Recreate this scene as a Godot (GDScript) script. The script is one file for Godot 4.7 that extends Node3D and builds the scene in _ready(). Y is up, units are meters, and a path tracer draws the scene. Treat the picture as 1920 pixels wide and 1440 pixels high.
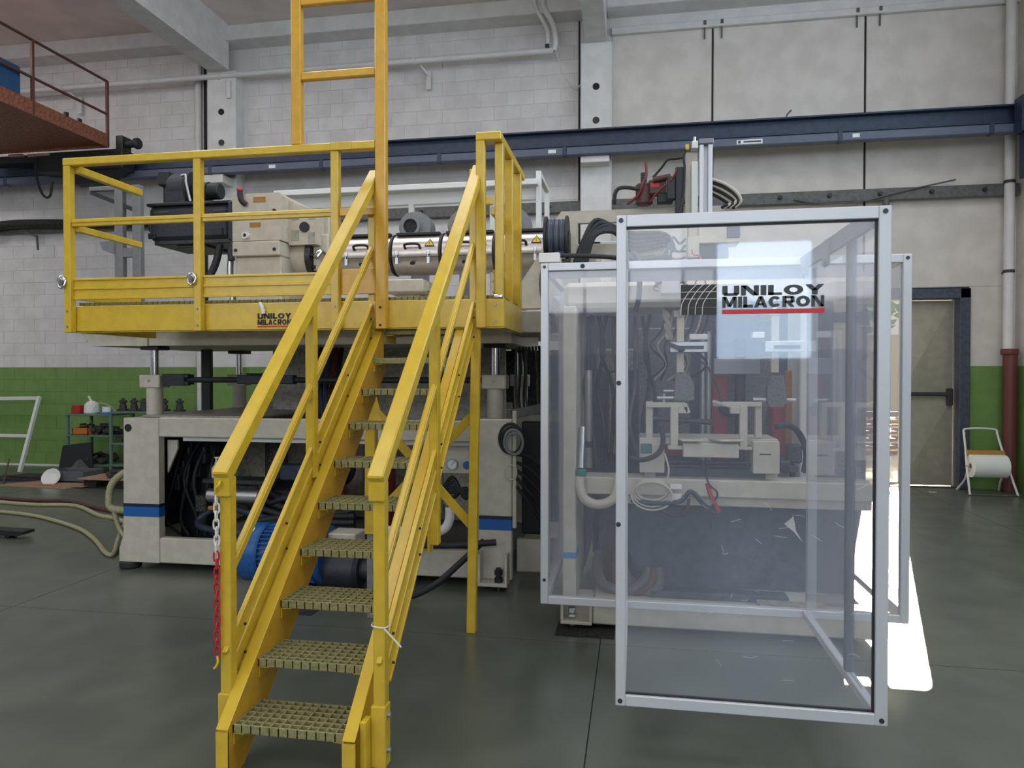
extends Node3D
# A plant hall with a blow moulding machine, its yellow stair and platform and its clear guard. Units are metres, the camera stands at x = z = 0.

class Geo:
	var v := PackedVector3Array()
	var n := PackedVector3Array()
	var starts := PackedInt32Array()
	func tri(a: Vector3, b: Vector3, c: Vector3, na: Vector3, nb: Vector3, nc: Vector3) -> void:
		if (b - a).cross(c - a).dot(na + nb + nc) > 0.0:
			v.append_array([a, c, b])
			n.append_array([na, nc, nb])
		else:
			v.append_array([a, b, c])
			n.append_array([na, nb, nc])
	func quad(a: Vector3, b: Vector3, c: Vector3, d: Vector3, m: Vector3) -> void:
		tri(a, b, c, m, m, m)
		tri(a, c, d, m, m, m)
	func box(c: Vector3, s: Vector3, bev := 0.0, b := Basis.IDENTITY) -> Geo:
		starts.append(v.size())
		var h := s * 0.5
		var k: float = minf(bev, minf(h.x, minf(h.y, h.z)) * 0.9)
		var ax := [b.x, b.y, b.z]
		for i in 3:
			var j := (i + 1) % 3
			var l := (i + 2) % 3
			for si in [-1.0, 1.0]:
				var m: Vector3 = ax[i] * si
				var q := []
				for cr in [[-1.0, -1.0], [1.0, -1.0], [1.0, 1.0], [-1.0, 1.0]]:
					q.append(c + m * h[i] + ax[j] * (h[j] - k) * cr[0] + ax[l] * (h[l] - k) * cr[1])
				quad(q[0], q[1], q[2], q[3], m)
			if k > 0.0:
				for sj in [-1.0, 1.0]:
					for sl in [-1.0, 1.0]:
						var e: Vector3 = ax[i] * (h[i] - k)
						var p1: Vector3 = c + ax[j] * h[j] * sj + ax[l] * (h[l] - k) * sl
						var p2: Vector3 = c + ax[j] * (h[j] - k) * sj + ax[l] * h[l] * sl
						quad(p1 - e, p1 + e, p2 + e, p2 - e, (ax[j] * sj + ax[l] * sl).normalized())
		if k > 0.0:
			for sx in [-1.0, 1.0]:
				for sy in [-1.0, 1.0]:
					for sz in [-1.0, 1.0]:
						var m: Vector3 = (b.x * sx + b.y * sy + b.z * sz).normalized()
						var X: Vector3 = b.x * sx
						var Y: Vector3 = b.y * sy
						var Z: Vector3 = b.z * sz
						tri(c + X * h.x + Y * (h.y - k) + Z * (h.z - k), c + X * (h.x - k) + Y * h.y + Z * (h.z - k), c + X * (h.x - k) + Y * (h.y - k) + Z * h.z, m, m, m)
		return self
	func span(a: Vector3, b: Vector3, bev := 0.0) -> Geo:      # a box from corner to corner
		return box((a + b) * 0.5, (b - a).abs(), bev)
	func bar(a: Vector3, b: Vector3, w: float, h: float, bev := 0.0, up := Vector3.UP) -> Geo:
		var z := (b - a).normalized()
		if absf(z.dot(up)) > 0.99:
			up = Vector3.RIGHT if absf(z.x) < 0.9 else Vector3.BACK
		var x := up.cross(z).normalized()
		return box((a + b) * 0.5, Vector3(w, h, a.distance_to(b)), bev, Basis(x, z.cross(x), z))
	func lathe(a: Vector3, dir: Vector3, prof: Array, seg := 20) -> Geo:   # prof: [distance along, radius]
		starts.append(v.size())
		var z := dir.normalized()
		var x := (Vector3.UP if absf(z.y) < 0.9 else Vector3.RIGHT).cross(z).normalized()
		var y := z.cross(x)
		for i in prof.size() - 1:
			var p = prof[i]
			var q = prof[i + 1]
			var dt: float = q[0] - p[0]
			var dr: float = q[1] - p[1]
			if absf(dt) + absf(dr) < 1e-6:
				continue
			for k in seg:
				var t0 := TAU * k / seg
				var t1 := TAU * (k + 1) / seg
				var r0 := x * cos(t0) + y * sin(t0)
				var r1 := x * cos(t1) + y * sin(t1)
				var n0 := (r0 * dt - z * dr).normalized()
				var n1 := (r1 * dt - z * dr).normalized()
				var A: Vector3 = a + z * p[0] + r0 * p[1]
				var B: Vector3 = a + z * p[0] + r1 * p[1]
				var C: Vector3 = a + z * q[0] + r1 * q[1]
				var D: Vector3 = a + z * q[0] + r0 * q[1]
				if p[1] > 0.0:
					tri(A, B, C, n0, n1, n1)
				if q[1] > 0.0:
					tri(A, C, D, n0, n1, n0)
		return self
	func cyl(a: Vector3, b: Vector3, r: float, seg := 16, bev := 0.0) -> Geo:
		var l := a.distance_to(b)
		if bev > 0.0:
			return lathe(a, b - a, [[0.0, 0.0], [0.0, r - bev], [bev, r], [l - bev, r], [l, r - bev], [l, 0.0]], seg)
		return lathe(a, b - a, [[0.0, 0.0], [0.0, r], [l, r], [l, 0.0]], seg)
	func pipe(a: Vector3, b: Vector3, r: float, ri: float, seg := 20) -> Geo:
		var l := a.distance_to(b)
		return lathe(a, b - a, [[0.0, ri], [0.0, r], [l, r], [l, ri], [0.0, ri]], seg)
	func ball(c: Vector3, r: float, seg := 10, squash := 1.0) -> Geo:
		var p := []
		for i in seg / 2 + 1:
			var t := PI * i / (seg / 2)
			p.append([-cos(t) * r * squash, maxf(sin(t) * r, 0.0)])
		return lathe(c, Vector3.UP, p, seg)
	func tube(pts: Array, r: float, seg := 7, closed := false, steps := 5) -> Geo:
		starts.append(v.size())
		var path := []
		var m := pts.size()
		for i in (m if closed else m - 1):
			var p0: Vector3 = pts[(i - 1 + m) % m] if closed else pts[maxi(i - 1, 0)]
			var p1: Vector3 = pts[i]
			var p2: Vector3 = pts[(i + 1) % m]
			var p3: Vector3 = pts[(i + 2) % m] if closed else pts[mini(i + 2, m - 1)]
			for s in steps:
				path.append(p1.cubic_interpolate(p2, p0, p3, float(s) / steps))
		path.append(pts[0] if closed else pts[m - 1])
		var rings := []
		var x := Vector3.ZERO
		for i in path.size():
			var d: Vector3 = (path[mini(i + 1, path.size() - 1)] - path[maxi(i - 1, 0)]).normalized()
			if closed and (i == 0 or i == path.size() - 1):
				d = (path[1] - path[path.size() - 2]).normalized()
			if x == Vector3.ZERO:
				x = (Vector3.UP if absf(d.y) < 0.9 else Vector3.RIGHT).cross(d)
			x = (x - d * x.dot(d)).normalized()
			var y := d.cross(x)
			var ring := []
			for k in seg:
				ring.append(x * cos(TAU * k / seg) + y * sin(TAU * k / seg))
			rings.append(ring)
		for i in path.size() - 1:
			for k in seg:
				var l := (k + 1) % seg
				var a: Vector3 = rings[i][k]
				var b: Vector3 = rings[i][l]
				var c: Vector3 = rings[i + 1][l]
				var d: Vector3 = rings[i + 1][k]
				tri(path[i] + a * r, path[i] + b * r, path[i + 1] + c * r, a, b, c)
				tri(path[i] + a * r, path[i + 1] + c * r, path[i + 1] + d * r, a, c, d)
		if not closed:
			for e in [[0, -1.0], [path.size() - 1, 1.0]]:
				var at: Vector3 = path[e[0]]
				var m2: Vector3 = rings[e[0]][0].cross(rings[e[0]][1]).normalized() * e[1]
				for k in range(1, seg - 1):
					tri(at + rings[e[0]][0] * r, at + rings[e[0]][k] * r, at + rings[e[0]][k + 1] * r, m2, m2, m2)
		return self
	func prism(poly: Array, at: Vector3, u: Vector3, w: Vector3, depth: Vector3) -> Geo:   # a flat outline of Vector2 pushed along depth
		starts.append(v.size())
		var flat := PackedVector2Array(poly)
		var idx := Geometry2D.triangulate_polygon(flat)
		var dn := depth.normalized()
		var p := []
		for q in flat:
			p.append(at + u * q.x + w * q.y)
		for i in range(0, idx.size(), 3):
			tri(p[idx[i]], p[idx[i + 1]], p[idx[i + 2]], -dn, -dn, -dn)
			tri(p[idx[i]] + depth, p[idx[i + 1]] + depth, p[idx[i + 2]] + depth, dn, dn, dn)
		var turn := 1.0 if Geometry2D.is_polygon_clockwise(flat) else -1.0
		for i in p.size():
			var a: Vector3 = p[i]
			var b: Vector3 = p[(i + 1) % p.size()]
			var e := flat[(i + 1) % p.size()] - flat[i]
			var m := (u * -e.y + w * e.x).normalized() * turn
			quad(a, b, b + depth, a + depth, m)
		return self
	func clusters() -> Array:            # the pieces that do not touch one another, each a Geo
		if starts.size() < 2 or starts[0] != 0:
			return [self]
		var lo := []
		var hi := []
		var mark := []
		for i in starts.size():
			var e: int = starts[i + 1] if i + 1 < starts.size() else v.size()
			var a := v[starts[i]]
			var b := a
			for k in range(starts[i], e):
				a = a.min(v[k])
				b = b.max(v[k])
			lo.append(a - Vector3.ONE * 0.002)
			hi.append(b + Vector3.ONE * 0.002)
			mark.append(i)
		for i in starts.size():
			for k in i:
				if mark[i] != mark[k] and lo[i].x < hi[k].x and lo[k].x < hi[i].x and lo[i].y < hi[k].y and lo[k].y < hi[i].y and lo[i].z < hi[k].z and lo[k].z < hi[i].z:
					var from: int = mark[i]
					var to: int = mark[k]
					for q in mark.size():
						if mark[q] == from:
							mark[q] = to
		var out := {}
		for i in starts.size():
			if not out.has(mark[i]):
				out[mark[i]] = Geo.new()
			var e: int = starts[i + 1] if i + 1 < starts.size() else v.size()
			out[mark[i]].v.append_array(v.slice(starts[i], e))
			out[mark[i]].n.append_array(n.slice(starts[i], e))
		return out.values()
	func mesh(shift := Vector3.ZERO) -> ArrayMesh:
		var a := []
		a.resize(Mesh.ARRAY_MAX)
		var moved := v
		if shift != Vector3.ZERO:
			moved = PackedVector3Array()
			moved.resize(v.size())
			for i in v.size():
				moved[i] = v[i] - shift
		a[Mesh.ARRAY_VERTEX] = moved
		a[Mesh.ARRAY_NORMAL] = n
		var m := ArrayMesh.new()
		m.add_surface_from_arrays(Mesh.PRIMITIVE_TRIANGLES, a)
		return m

var M := {}
var taken := {}
var base_of := {}
var rng := RandomNumberGenerator.new()

func g() -> Geo:
	return Geo.new()

func numbered(called: String) -> String:
	var k: int = taken.get(called, 0)
	taken[called] = k + 1
	return called if k == 0 else "%s_%03d" % [called, k]

func tag(o: Node3D, label: String, category: String, group := "") -> Node3D:
	o.set_meta("label", label)
	o.set_meta("category", category)
	if group:
		o.set_meta("group", group)
	return o

func thing(called: String, label: String, category: String, at := Vector3.ZERO, group := "") -> Node3D:
	var o := Node3D.new()
	o.name = numbered(called)
	add_child(o)
	o.position = at
	base_of[o] = at
	return tag(o, label, category, group)

func show_mesh(called: String, mesh: Mesh, m: Material, parent: Node) -> MeshInstance3D:
	var o := MeshInstance3D.new()
	o.name = called
	o.mesh = mesh
	o.material_override = m
	parent.add_child(o, true)
	return o

func part(t: Node3D, called: String, geo: Geo, m: Material, label := "") -> MeshInstance3D:
	var at: Vector3 = base_of.get(t, Vector3.ZERO)
	var first: MeshInstance3D = null
	for piece in geo.clusters():          # pieces that stand apart are parts of their own
		var o := show_mesh(called, piece.mesh(at), m, t)
		base_of[o] = at
		if label:
			o.set_meta("label", label)
		if first == null:
			first = o
	return first

func mass(t: Node3D, called: String, geo: Geo, m: Material, stuff := true) -> MeshInstance3D:   # many pieces kept as one part
	var at: Vector3 = base_of.get(t, Vector3.ZERO)
	var o := show_mesh(called, geo.mesh(at), m, t)
	if stuff:
		o.set_meta("kind", "stuff")
	return o

func solo(called: String, geo: Geo, m: Material, label: String, category: String, group := "") -> MeshInstance3D:
	var lo := geo.v[0]
	var hi := geo.v[0]
	for p in geo.v:
		lo = lo.min(p)
		hi = hi.max(p)
	var at := Vector3((lo.x + hi.x) / 2, lo.y, (lo.z + hi.z) / 2)
	var o := show_mesh(numbered(called), geo.mesh(at), m, self)
	o.position = at
	base_of[o] = at
	tag(o, label, category, group)
	return o

func struct(called: String, geo: Geo, m: Material, label := "", category := "") -> MeshInstance3D:
	var o := show_mesh(called, geo.mesh(), m, self)
	o.set_meta("kind", "structure")
	if label:
		o.set_meta("label", label)
	if category:
		o.set_meta("category", category)
	base_of[o] = Vector3.ZERO
	return o

func copy_at(src: Node3D, shift: Vector3, label: String, turn := 0.0) -> Node3D:
	var o: Node3D = src.duplicate()
	o.name = numbered(str(src.name).rstrip("0123456789").trim_suffix("_"))
	add_child(o)
	o.position = src.position + shift
	o.rotation.y = turn
	o.set_meta("label", label)
	return o

func lettering(parent: Node3D, called: String, words: String, font: Font, size: float, at: Vector3, width: float, m: Material, depth := 0.003, height := 0.0) -> MeshInstance3D:
	var t := TextMesh.new()
	t.text = words
	t.font = font
	t.font_size = 64
	t.pixel_size = size / 64.0
	t.depth = depth
	t.curve_step = 2.0
	var o := show_mesh(called, t, m, parent)
	var box := t.get_aabb()
	var sc: float = width / box.size.x if width > 0.0 else 1.0
	var sy: float = height / box.size.y if height > 0.0 else 1.0
	o.scale = Vector3(sc, sy, 1)
	var c := box.get_center()
	o.position = at - base_of.get(parent, Vector3.ZERO) - Vector3(c.x * sc, c.y * sy, c.z)
	return o

func noise_map(sd: int, freq: float, lo: Color, hi: Color, size := 512, oct := 4, a := 0.3, b := 0.7) -> NoiseTexture2D:
	var f := FastNoiseLite.new()
	f.seed = sd
	f.frequency = freq
	f.noise_type = FastNoiseLite.TYPE_SIMPLEX_SMOOTH
	f.fractal_octaves = oct
	var t := NoiseTexture2D.new()
	t.width = size
	t.height = size
	t.seamless = true
	t.noise = f
	var r := Gradient.new()
	r.offsets = PackedFloat32Array([a, b])
	r.colors = PackedColorArray([lo, hi])
	t.color_ramp = r
	return t

var tex := {}

func mat(called: String, c: Color, rough: float, metal := 0.0, wear := "", scale := 1.0) -> StandardMaterial3D:
	var m := StandardMaterial3D.new()
	m.resource_name = called
	m.albedo_color = c
	m.roughness = rough
	m.metallic = metal
	if wear:
		m.albedo_texture = tex[wear]
		m.uv1_triplanar = true
		m.uv1_world_triplanar = true
		m.uv1_scale = Vector3.ONE * scale
	M[called] = m
	return m

func rgb8(r: int, gg: int, b: int) -> Color:
	return Color8(r, gg, b)

func materials() -> void:
	var W := Color.WHITE
	tex["mottle"] = noise_map(3, 0.012, Color(0.955, 0.955, 0.95), W)
	tex["grime"] = noise_map(9, 0.02, Color(0.87, 0.86, 0.84), W, 512, 5, 0.25, 0.6)
	tex["stain"] = noise_map(21, 0.006, Color(0.91, 0.92, 0.91), Color(1.0, 1.0, 0.99), 1024, 5, 0.2, 0.8)
	tex["rust"] = noise_map(33, 0.03, Color(0.84, 0.78, 0.74), W, 512, 5, 0.3, 0.6)
	tex["dust"] = noise_map(41, 0.05, Color(0.45, 0.44, 0.42), W, 256, 4, 0.35, 0.75)
	mat("white_wall", rgb8(218, 214, 213), 0.75, 0.0, "mottle", 0.35)
	mat("white_wall_b", rgb8(215, 211, 210), 0.75, 0.0, "mottle", 0.35)
	mat("white_wall_c", rgb8(220, 216, 214), 0.75, 0.0, "mottle", 0.35)
	mat("mortar", rgb8(212, 208, 207), 0.85)
	mat("green_wall", rgb8(112, 146, 78), 0.55, 0.0, "mottle", 0.5)
	mat("green_wall_b", rgb8(110, 144, 76), 0.55, 0.0, "mottle", 0.5)
	mat("green_mortar", rgb8(104, 138, 72), 0.7)
	mat("concrete_panel", rgb8(216, 209, 201), 0.8, 0.0, "mottle", 0.3)
	mat("white_paint", rgb8(220, 218, 216), 0.6, 0.0, "mottle", 0.4)
	mat("ceiling_paint", rgb8(234, 222, 217), 0.8, 0.0, "mottle", 0.2)
	mat("dark_gap", rgb8(40, 38, 38), 0.9)
	var fl := mat("floor", rgb8(94, 99, 90), 0.34, 0.0, "stain", 0.35)
	fl.roughness_texture = noise_map(55, 0.012, Color(0.88, 0.88, 0.88), W, 512, 3)
	fl.metallic_specular = 0.85
	fl.detail_enabled = true
	fl.detail_blend_mode = BaseMaterial3D.BLEND_MODE_MUL
	fl.detail_albedo = tex["mottle"]
	mat("floor_joint", rgb8(52, 54, 52), 0.9)
	mat("yellow", rgb8(216, 180, 54), 0.24, 0.0, "mottle", 1.3)
	mat("yellow_gold", rgb8(216, 164, 46), 0.26, 0.0, "mottle", 1.3)
	mat("grating", rgb8(142, 137, 92), 0.65, 0.0, "grime", 5.0)
	mat("beige", rgb8(202, 196, 181), 0.45, 0.0, "mottle", 1.2)
	mat("beige_warm", rgb8(204, 195, 177), 0.42, 0.0, "mottle", 1.2)
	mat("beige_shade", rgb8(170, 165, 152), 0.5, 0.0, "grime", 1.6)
	mat("blue_stripe", rgb8(30, 96, 170), 0.4)
	mat("navy_stripe", rgb8(24, 32, 58), 0.45)
	mat("blue_motor", rgb8(36, 92, 158), 0.35, 0.0, "grime", 3.0)
	mat("navy", rgb8(38, 54, 78), 0.5, 0.0, "grime", 0.9)
	mat("navy_light", rgb8(86, 95, 114), 0.45, 0.0, "mottle", 0.9)
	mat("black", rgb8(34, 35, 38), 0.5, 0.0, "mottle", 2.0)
	mat("black_motor", rgb8(44, 48, 58), 0.5, 0.0, "grime", 2.5)
	mat("rubber", rgb8(36, 38, 42), 0.6)
	mat("rubber_blue", rgb8(44, 56, 74), 0.5)
	mat("dark_steel", rgb8(72, 72, 76), 0.42, 0.6, "grime", 3.0)
	mat("grey_paint", rgb8(126, 128, 130), 0.5, 0.0, "mottle", 2.0)
	mat("grey_rail", rgb8(96, 96, 94), 0.55, 0.0, "grime", 1.0)
	mat("steel", rgb8(190, 190, 192), 0.3, 0.85, "mottle", 2.0)
	mat("chrome", rgb8(215, 215, 218), 0.14, 1.0)
	mat("barrel_steel", rgb8(206, 198, 194), 0.3, 0.75, "mottle", 2.0)
	mat("alu", rgb8(206, 209, 213), 0.4, 0.25)
	mat("alu_dark", rgb8(120, 124, 132), 0.4, 0.5)
	mat("tool_steel", rgb8(120, 122, 122), 0.5, 0.3, "grime", 4.0)
	mat("red", rgb8(168, 44, 34), 0.45, 0.0, "mottle", 2.0)
	mat("dark_red", rgb8(110, 34, 34), 0.45)
	mat("red_plastic", rgb8(196, 34, 52), 0.4)
	mat("red_print", rgb8(200, 50, 50), 0.5)
	mat("black_print", rgb8(36, 34, 32), 0.5)
	mat("grey_print", rgb8(58, 62, 64), 0.5)
	mat("white_plastic", rgb8(226, 225, 222), 0.45)
	mat("brown", rgb8(152, 98, 74), 0.6, 0.0, "rust", 1.2)
	mat("brown_rail", rgb8(104, 66, 54), 0.6, 0.0, "rust", 2.0)
	mat("blue_box", rgb8(36, 84, 128), 0.45, 0.0, "mottle", 2.0)
	mat("white_frame", rgb8(214, 216, 212), 0.5)
	mat("rack_green", rgb8(96, 124, 110), 0.5, 0.0, "mottle", 3.0)
	mat("junk_dark", rgb8(62, 60, 58), 0.7, 0.0, "dust", 3.0)
	mat("cast_grey", rgb8(92, 90, 88), 0.6, 0.2, "dust", 4.0)
	mat("orange", rgb8(190, 104, 36), 0.5)
	mat("ochre", rgb8(176, 124, 56), 0.6, 0.0, "mottle", 2.0)
	mat("blue_plastic", rgb8(60, 130, 190), 0.4)
	mat("cardboard", rgb8(172, 138, 116), 0.85, 0.0, "grime", 2.0)
	mat("grey_plastic", rgb8(92, 96, 102), 0.5)
	mat("hose_olive", rgb8(172, 168, 132), 0.5, 0.0, "grime", 4.0)
	mat("hose_beige", rgb8(196, 188, 172), 0.5)
	mat("wood", rgb8(176, 136, 84), 0.7, 0.0, "grime", 3.0)
	mat("teal", rgb8(60, 120, 112), 0.45)
	mat("purple", rgb8(190, 60, 96), 0.5)
	mat("brown_motor", rgb8(86, 52, 48), 0.5, 0.0, "grime", 4.0)
	mat("door_frame", rgb8(70, 76, 92), 0.5, 0.0, "grime", 1.0)
	mat("door_metal", rgb8(168, 162, 148), 0.32, 0.35, "mottle", 0.8)
	mat("zinc_grey", rgb8(150, 150, 156), 0.5, 0.0, "mottle", 1.0)
	mat("cream", rgb8(224, 212, 190), 0.6)
	mat("maroon", rgb8(104, 52, 50), 0.5)
	mat("paper", rgb8(232, 232, 230), 0.9)
	mat("zinc", rgb8(150, 152, 158), 0.4, 0.6)
	mat("sticker_yellow", rgb8(226, 190, 50), 0.5)
	mat("hydraulic_dark", rgb8(70, 76, 88), 0.5, 0.1, "grime", 1.2)
	mat("outdoor_concrete", rgb8(170, 166, 158), 0.9, 0.0, "mottle", 0.5)
	mat("leaf", rgb8(84, 112, 52), 0.7)
	mat("outdoor_wall", rgb8(200, 190, 170), 0.9)
	var pane := mat("pane", Color(0.82, 0.85, 0.94, 0.075), 0.03)
	pane.transparency = BaseMaterial3D.TRANSPARENCY_ALPHA
	pane.backlight_enabled = true
	pane.backlight = Color(0.06, 0.06, 0.06)
	var worn_refl := mat("worn_reflection_pane", Color(0.78, 0.77, 0.80, 0.16), 0.05)  # worn pane; extra haze and backlight stand in for a reflection
	worn_refl.transparency = BaseMaterial3D.TRANSPARENCY_ALPHA
	worn_refl.backlight_enabled = true
	worn_refl.backlight = Color(0.12, 0.12, 0.12)
	var glow := mat("window_glow", rgb8(225, 232, 240), 0.5)
	glow.emission_enabled = true
	glow.emission = Color(0.80, 0.90, 1.0)
	glow.emission_energy_multiplier = 9.0
	var sky := mat("skylight_glow", rgb8(225, 232, 240), 0.5)
	sky.emission_enabled = true
	sky.emission = Color(0.94, 0.97, 1.0)
	sky.emission_energy_multiplier = 1.4

const ORD := ["first", "second", "third", "fourth", "fifth", "sixth", "seventh", "eighth", "ninth", "tenth"]
const ROOF_X := [-10.2, -3.45, 2.4]

func area(called: String, at: Vector3, towards: Vector3, size: Vector2, energy: float, c: Color) -> void:
	var l := AreaLight3D.new()
	l.name = called
	l.area_size = size
	l.area_normalize_energy = true
	l.light_energy = energy
	l.light_color = c
	l.shadow_enabled = true
	l.area_range = 40.0
	l.area_attenuation = 2.0
	add_child(l)
	l.look_at_from_position(at, at + towards, Vector3.UP if absf(towards.y) < 0.9 else Vector3.FORWARD)

func _ready() -> void:
	rng.seed = 7
	var cam := Camera3D.new()
	cam.name = "camera"
	cam.fov = 56.57
	cam.near = 0.05
	cam.far = 200.0
	add_child(cam)
	cam.position = Vector3(0, 1.6, 0)
	cam.rotation = Vector3(deg_to_rad(-0.863), deg_to_rad(9.787), 0)
	cam.current = true
	var env := Environment.new()
	var pm := PhysicalSkyMaterial.new()
	pm.turbidity = 6.0
	pm.ground_color = Color(0.35, 0.33, 0.3)
	var sky := Sky.new()
	sky.sky_material = pm
	env.background_mode = Environment.BG_SKY
	env.sky = sky
	env.background_energy_multiplier = 1.0
	env.tonemap_mode = Environment.TONE_MAPPER_LINEAR
	env.tonemap_exposure = 0.70
	env.sdfgi_enabled = true
	env.ssao_enabled = true
	env.ssil_enabled = true
	var we := WorldEnvironment.new()
	we.name = "environment"
	we.environment = env
	add_child(we)
	var sun := DirectionalLight3D.new()
	sun.name = "sun"
	sun.light_energy = 42.0
	sun.light_color = Color(1.0, 0.93, 0.80)
	sun.light_angular_distance = 0.5
	sun.shadow_enabled = true
	add_child(sun)
	sun.look_at_from_position(Vector3.ZERO, Vector3(-2.22, -2.62, 7.0), Vector3.UP)
	# daylight of the glazed band in the wall behind the camera and of the roof lights
	area("window_light", Vector3(-3.0, 4.4, 6.85), Vector3(0, -0.05, -1), Vector2(14.0, 3.0), 42.0, Color(0.95, 0.97, 1.0))
	for x in ROOF_X:
		area("roof_window_light", Vector3(x, 7.0, -5.9), Vector3.DOWN, Vector2(4.6, 2.2), 26.0 if x < -8.0 else 13.0 if x < 0.0 else 6.0, Color(1.0, 0.98, 0.97))
		area("roof_window_light", Vector3(x, 7.0, -1.6), Vector3.DOWN, Vector2(4.0, 1.6), 6.0, Color(1.0, 0.98, 0.97))
		area("roof_window_light", Vector3(x, 7.0, 3.4), Vector3.DOWN, Vector2(4.0, 1.6), 6.0, Color(1.0, 0.98, 0.97))
	area("added_side_light", Vector3(5.02, 5.2, -4.2), Vector3(-1, 0.1, 0), Vector2(7.0, 1.7), 30.0, Color(0.80, 0.90, 1.0))  # added unseen source, put in to brighten the beam sides and ceiling
	materials()
	room()
	crane()
	yellow_stairs()
	machine()
	guard()
	station()
	left_clutter()
	right_clutter()

func slab_wall(called: String, a: Vector3, b: Vector3, m: String) -> MeshInstance3D:
	return struct(called, g().span(a, b), M[m])

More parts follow.
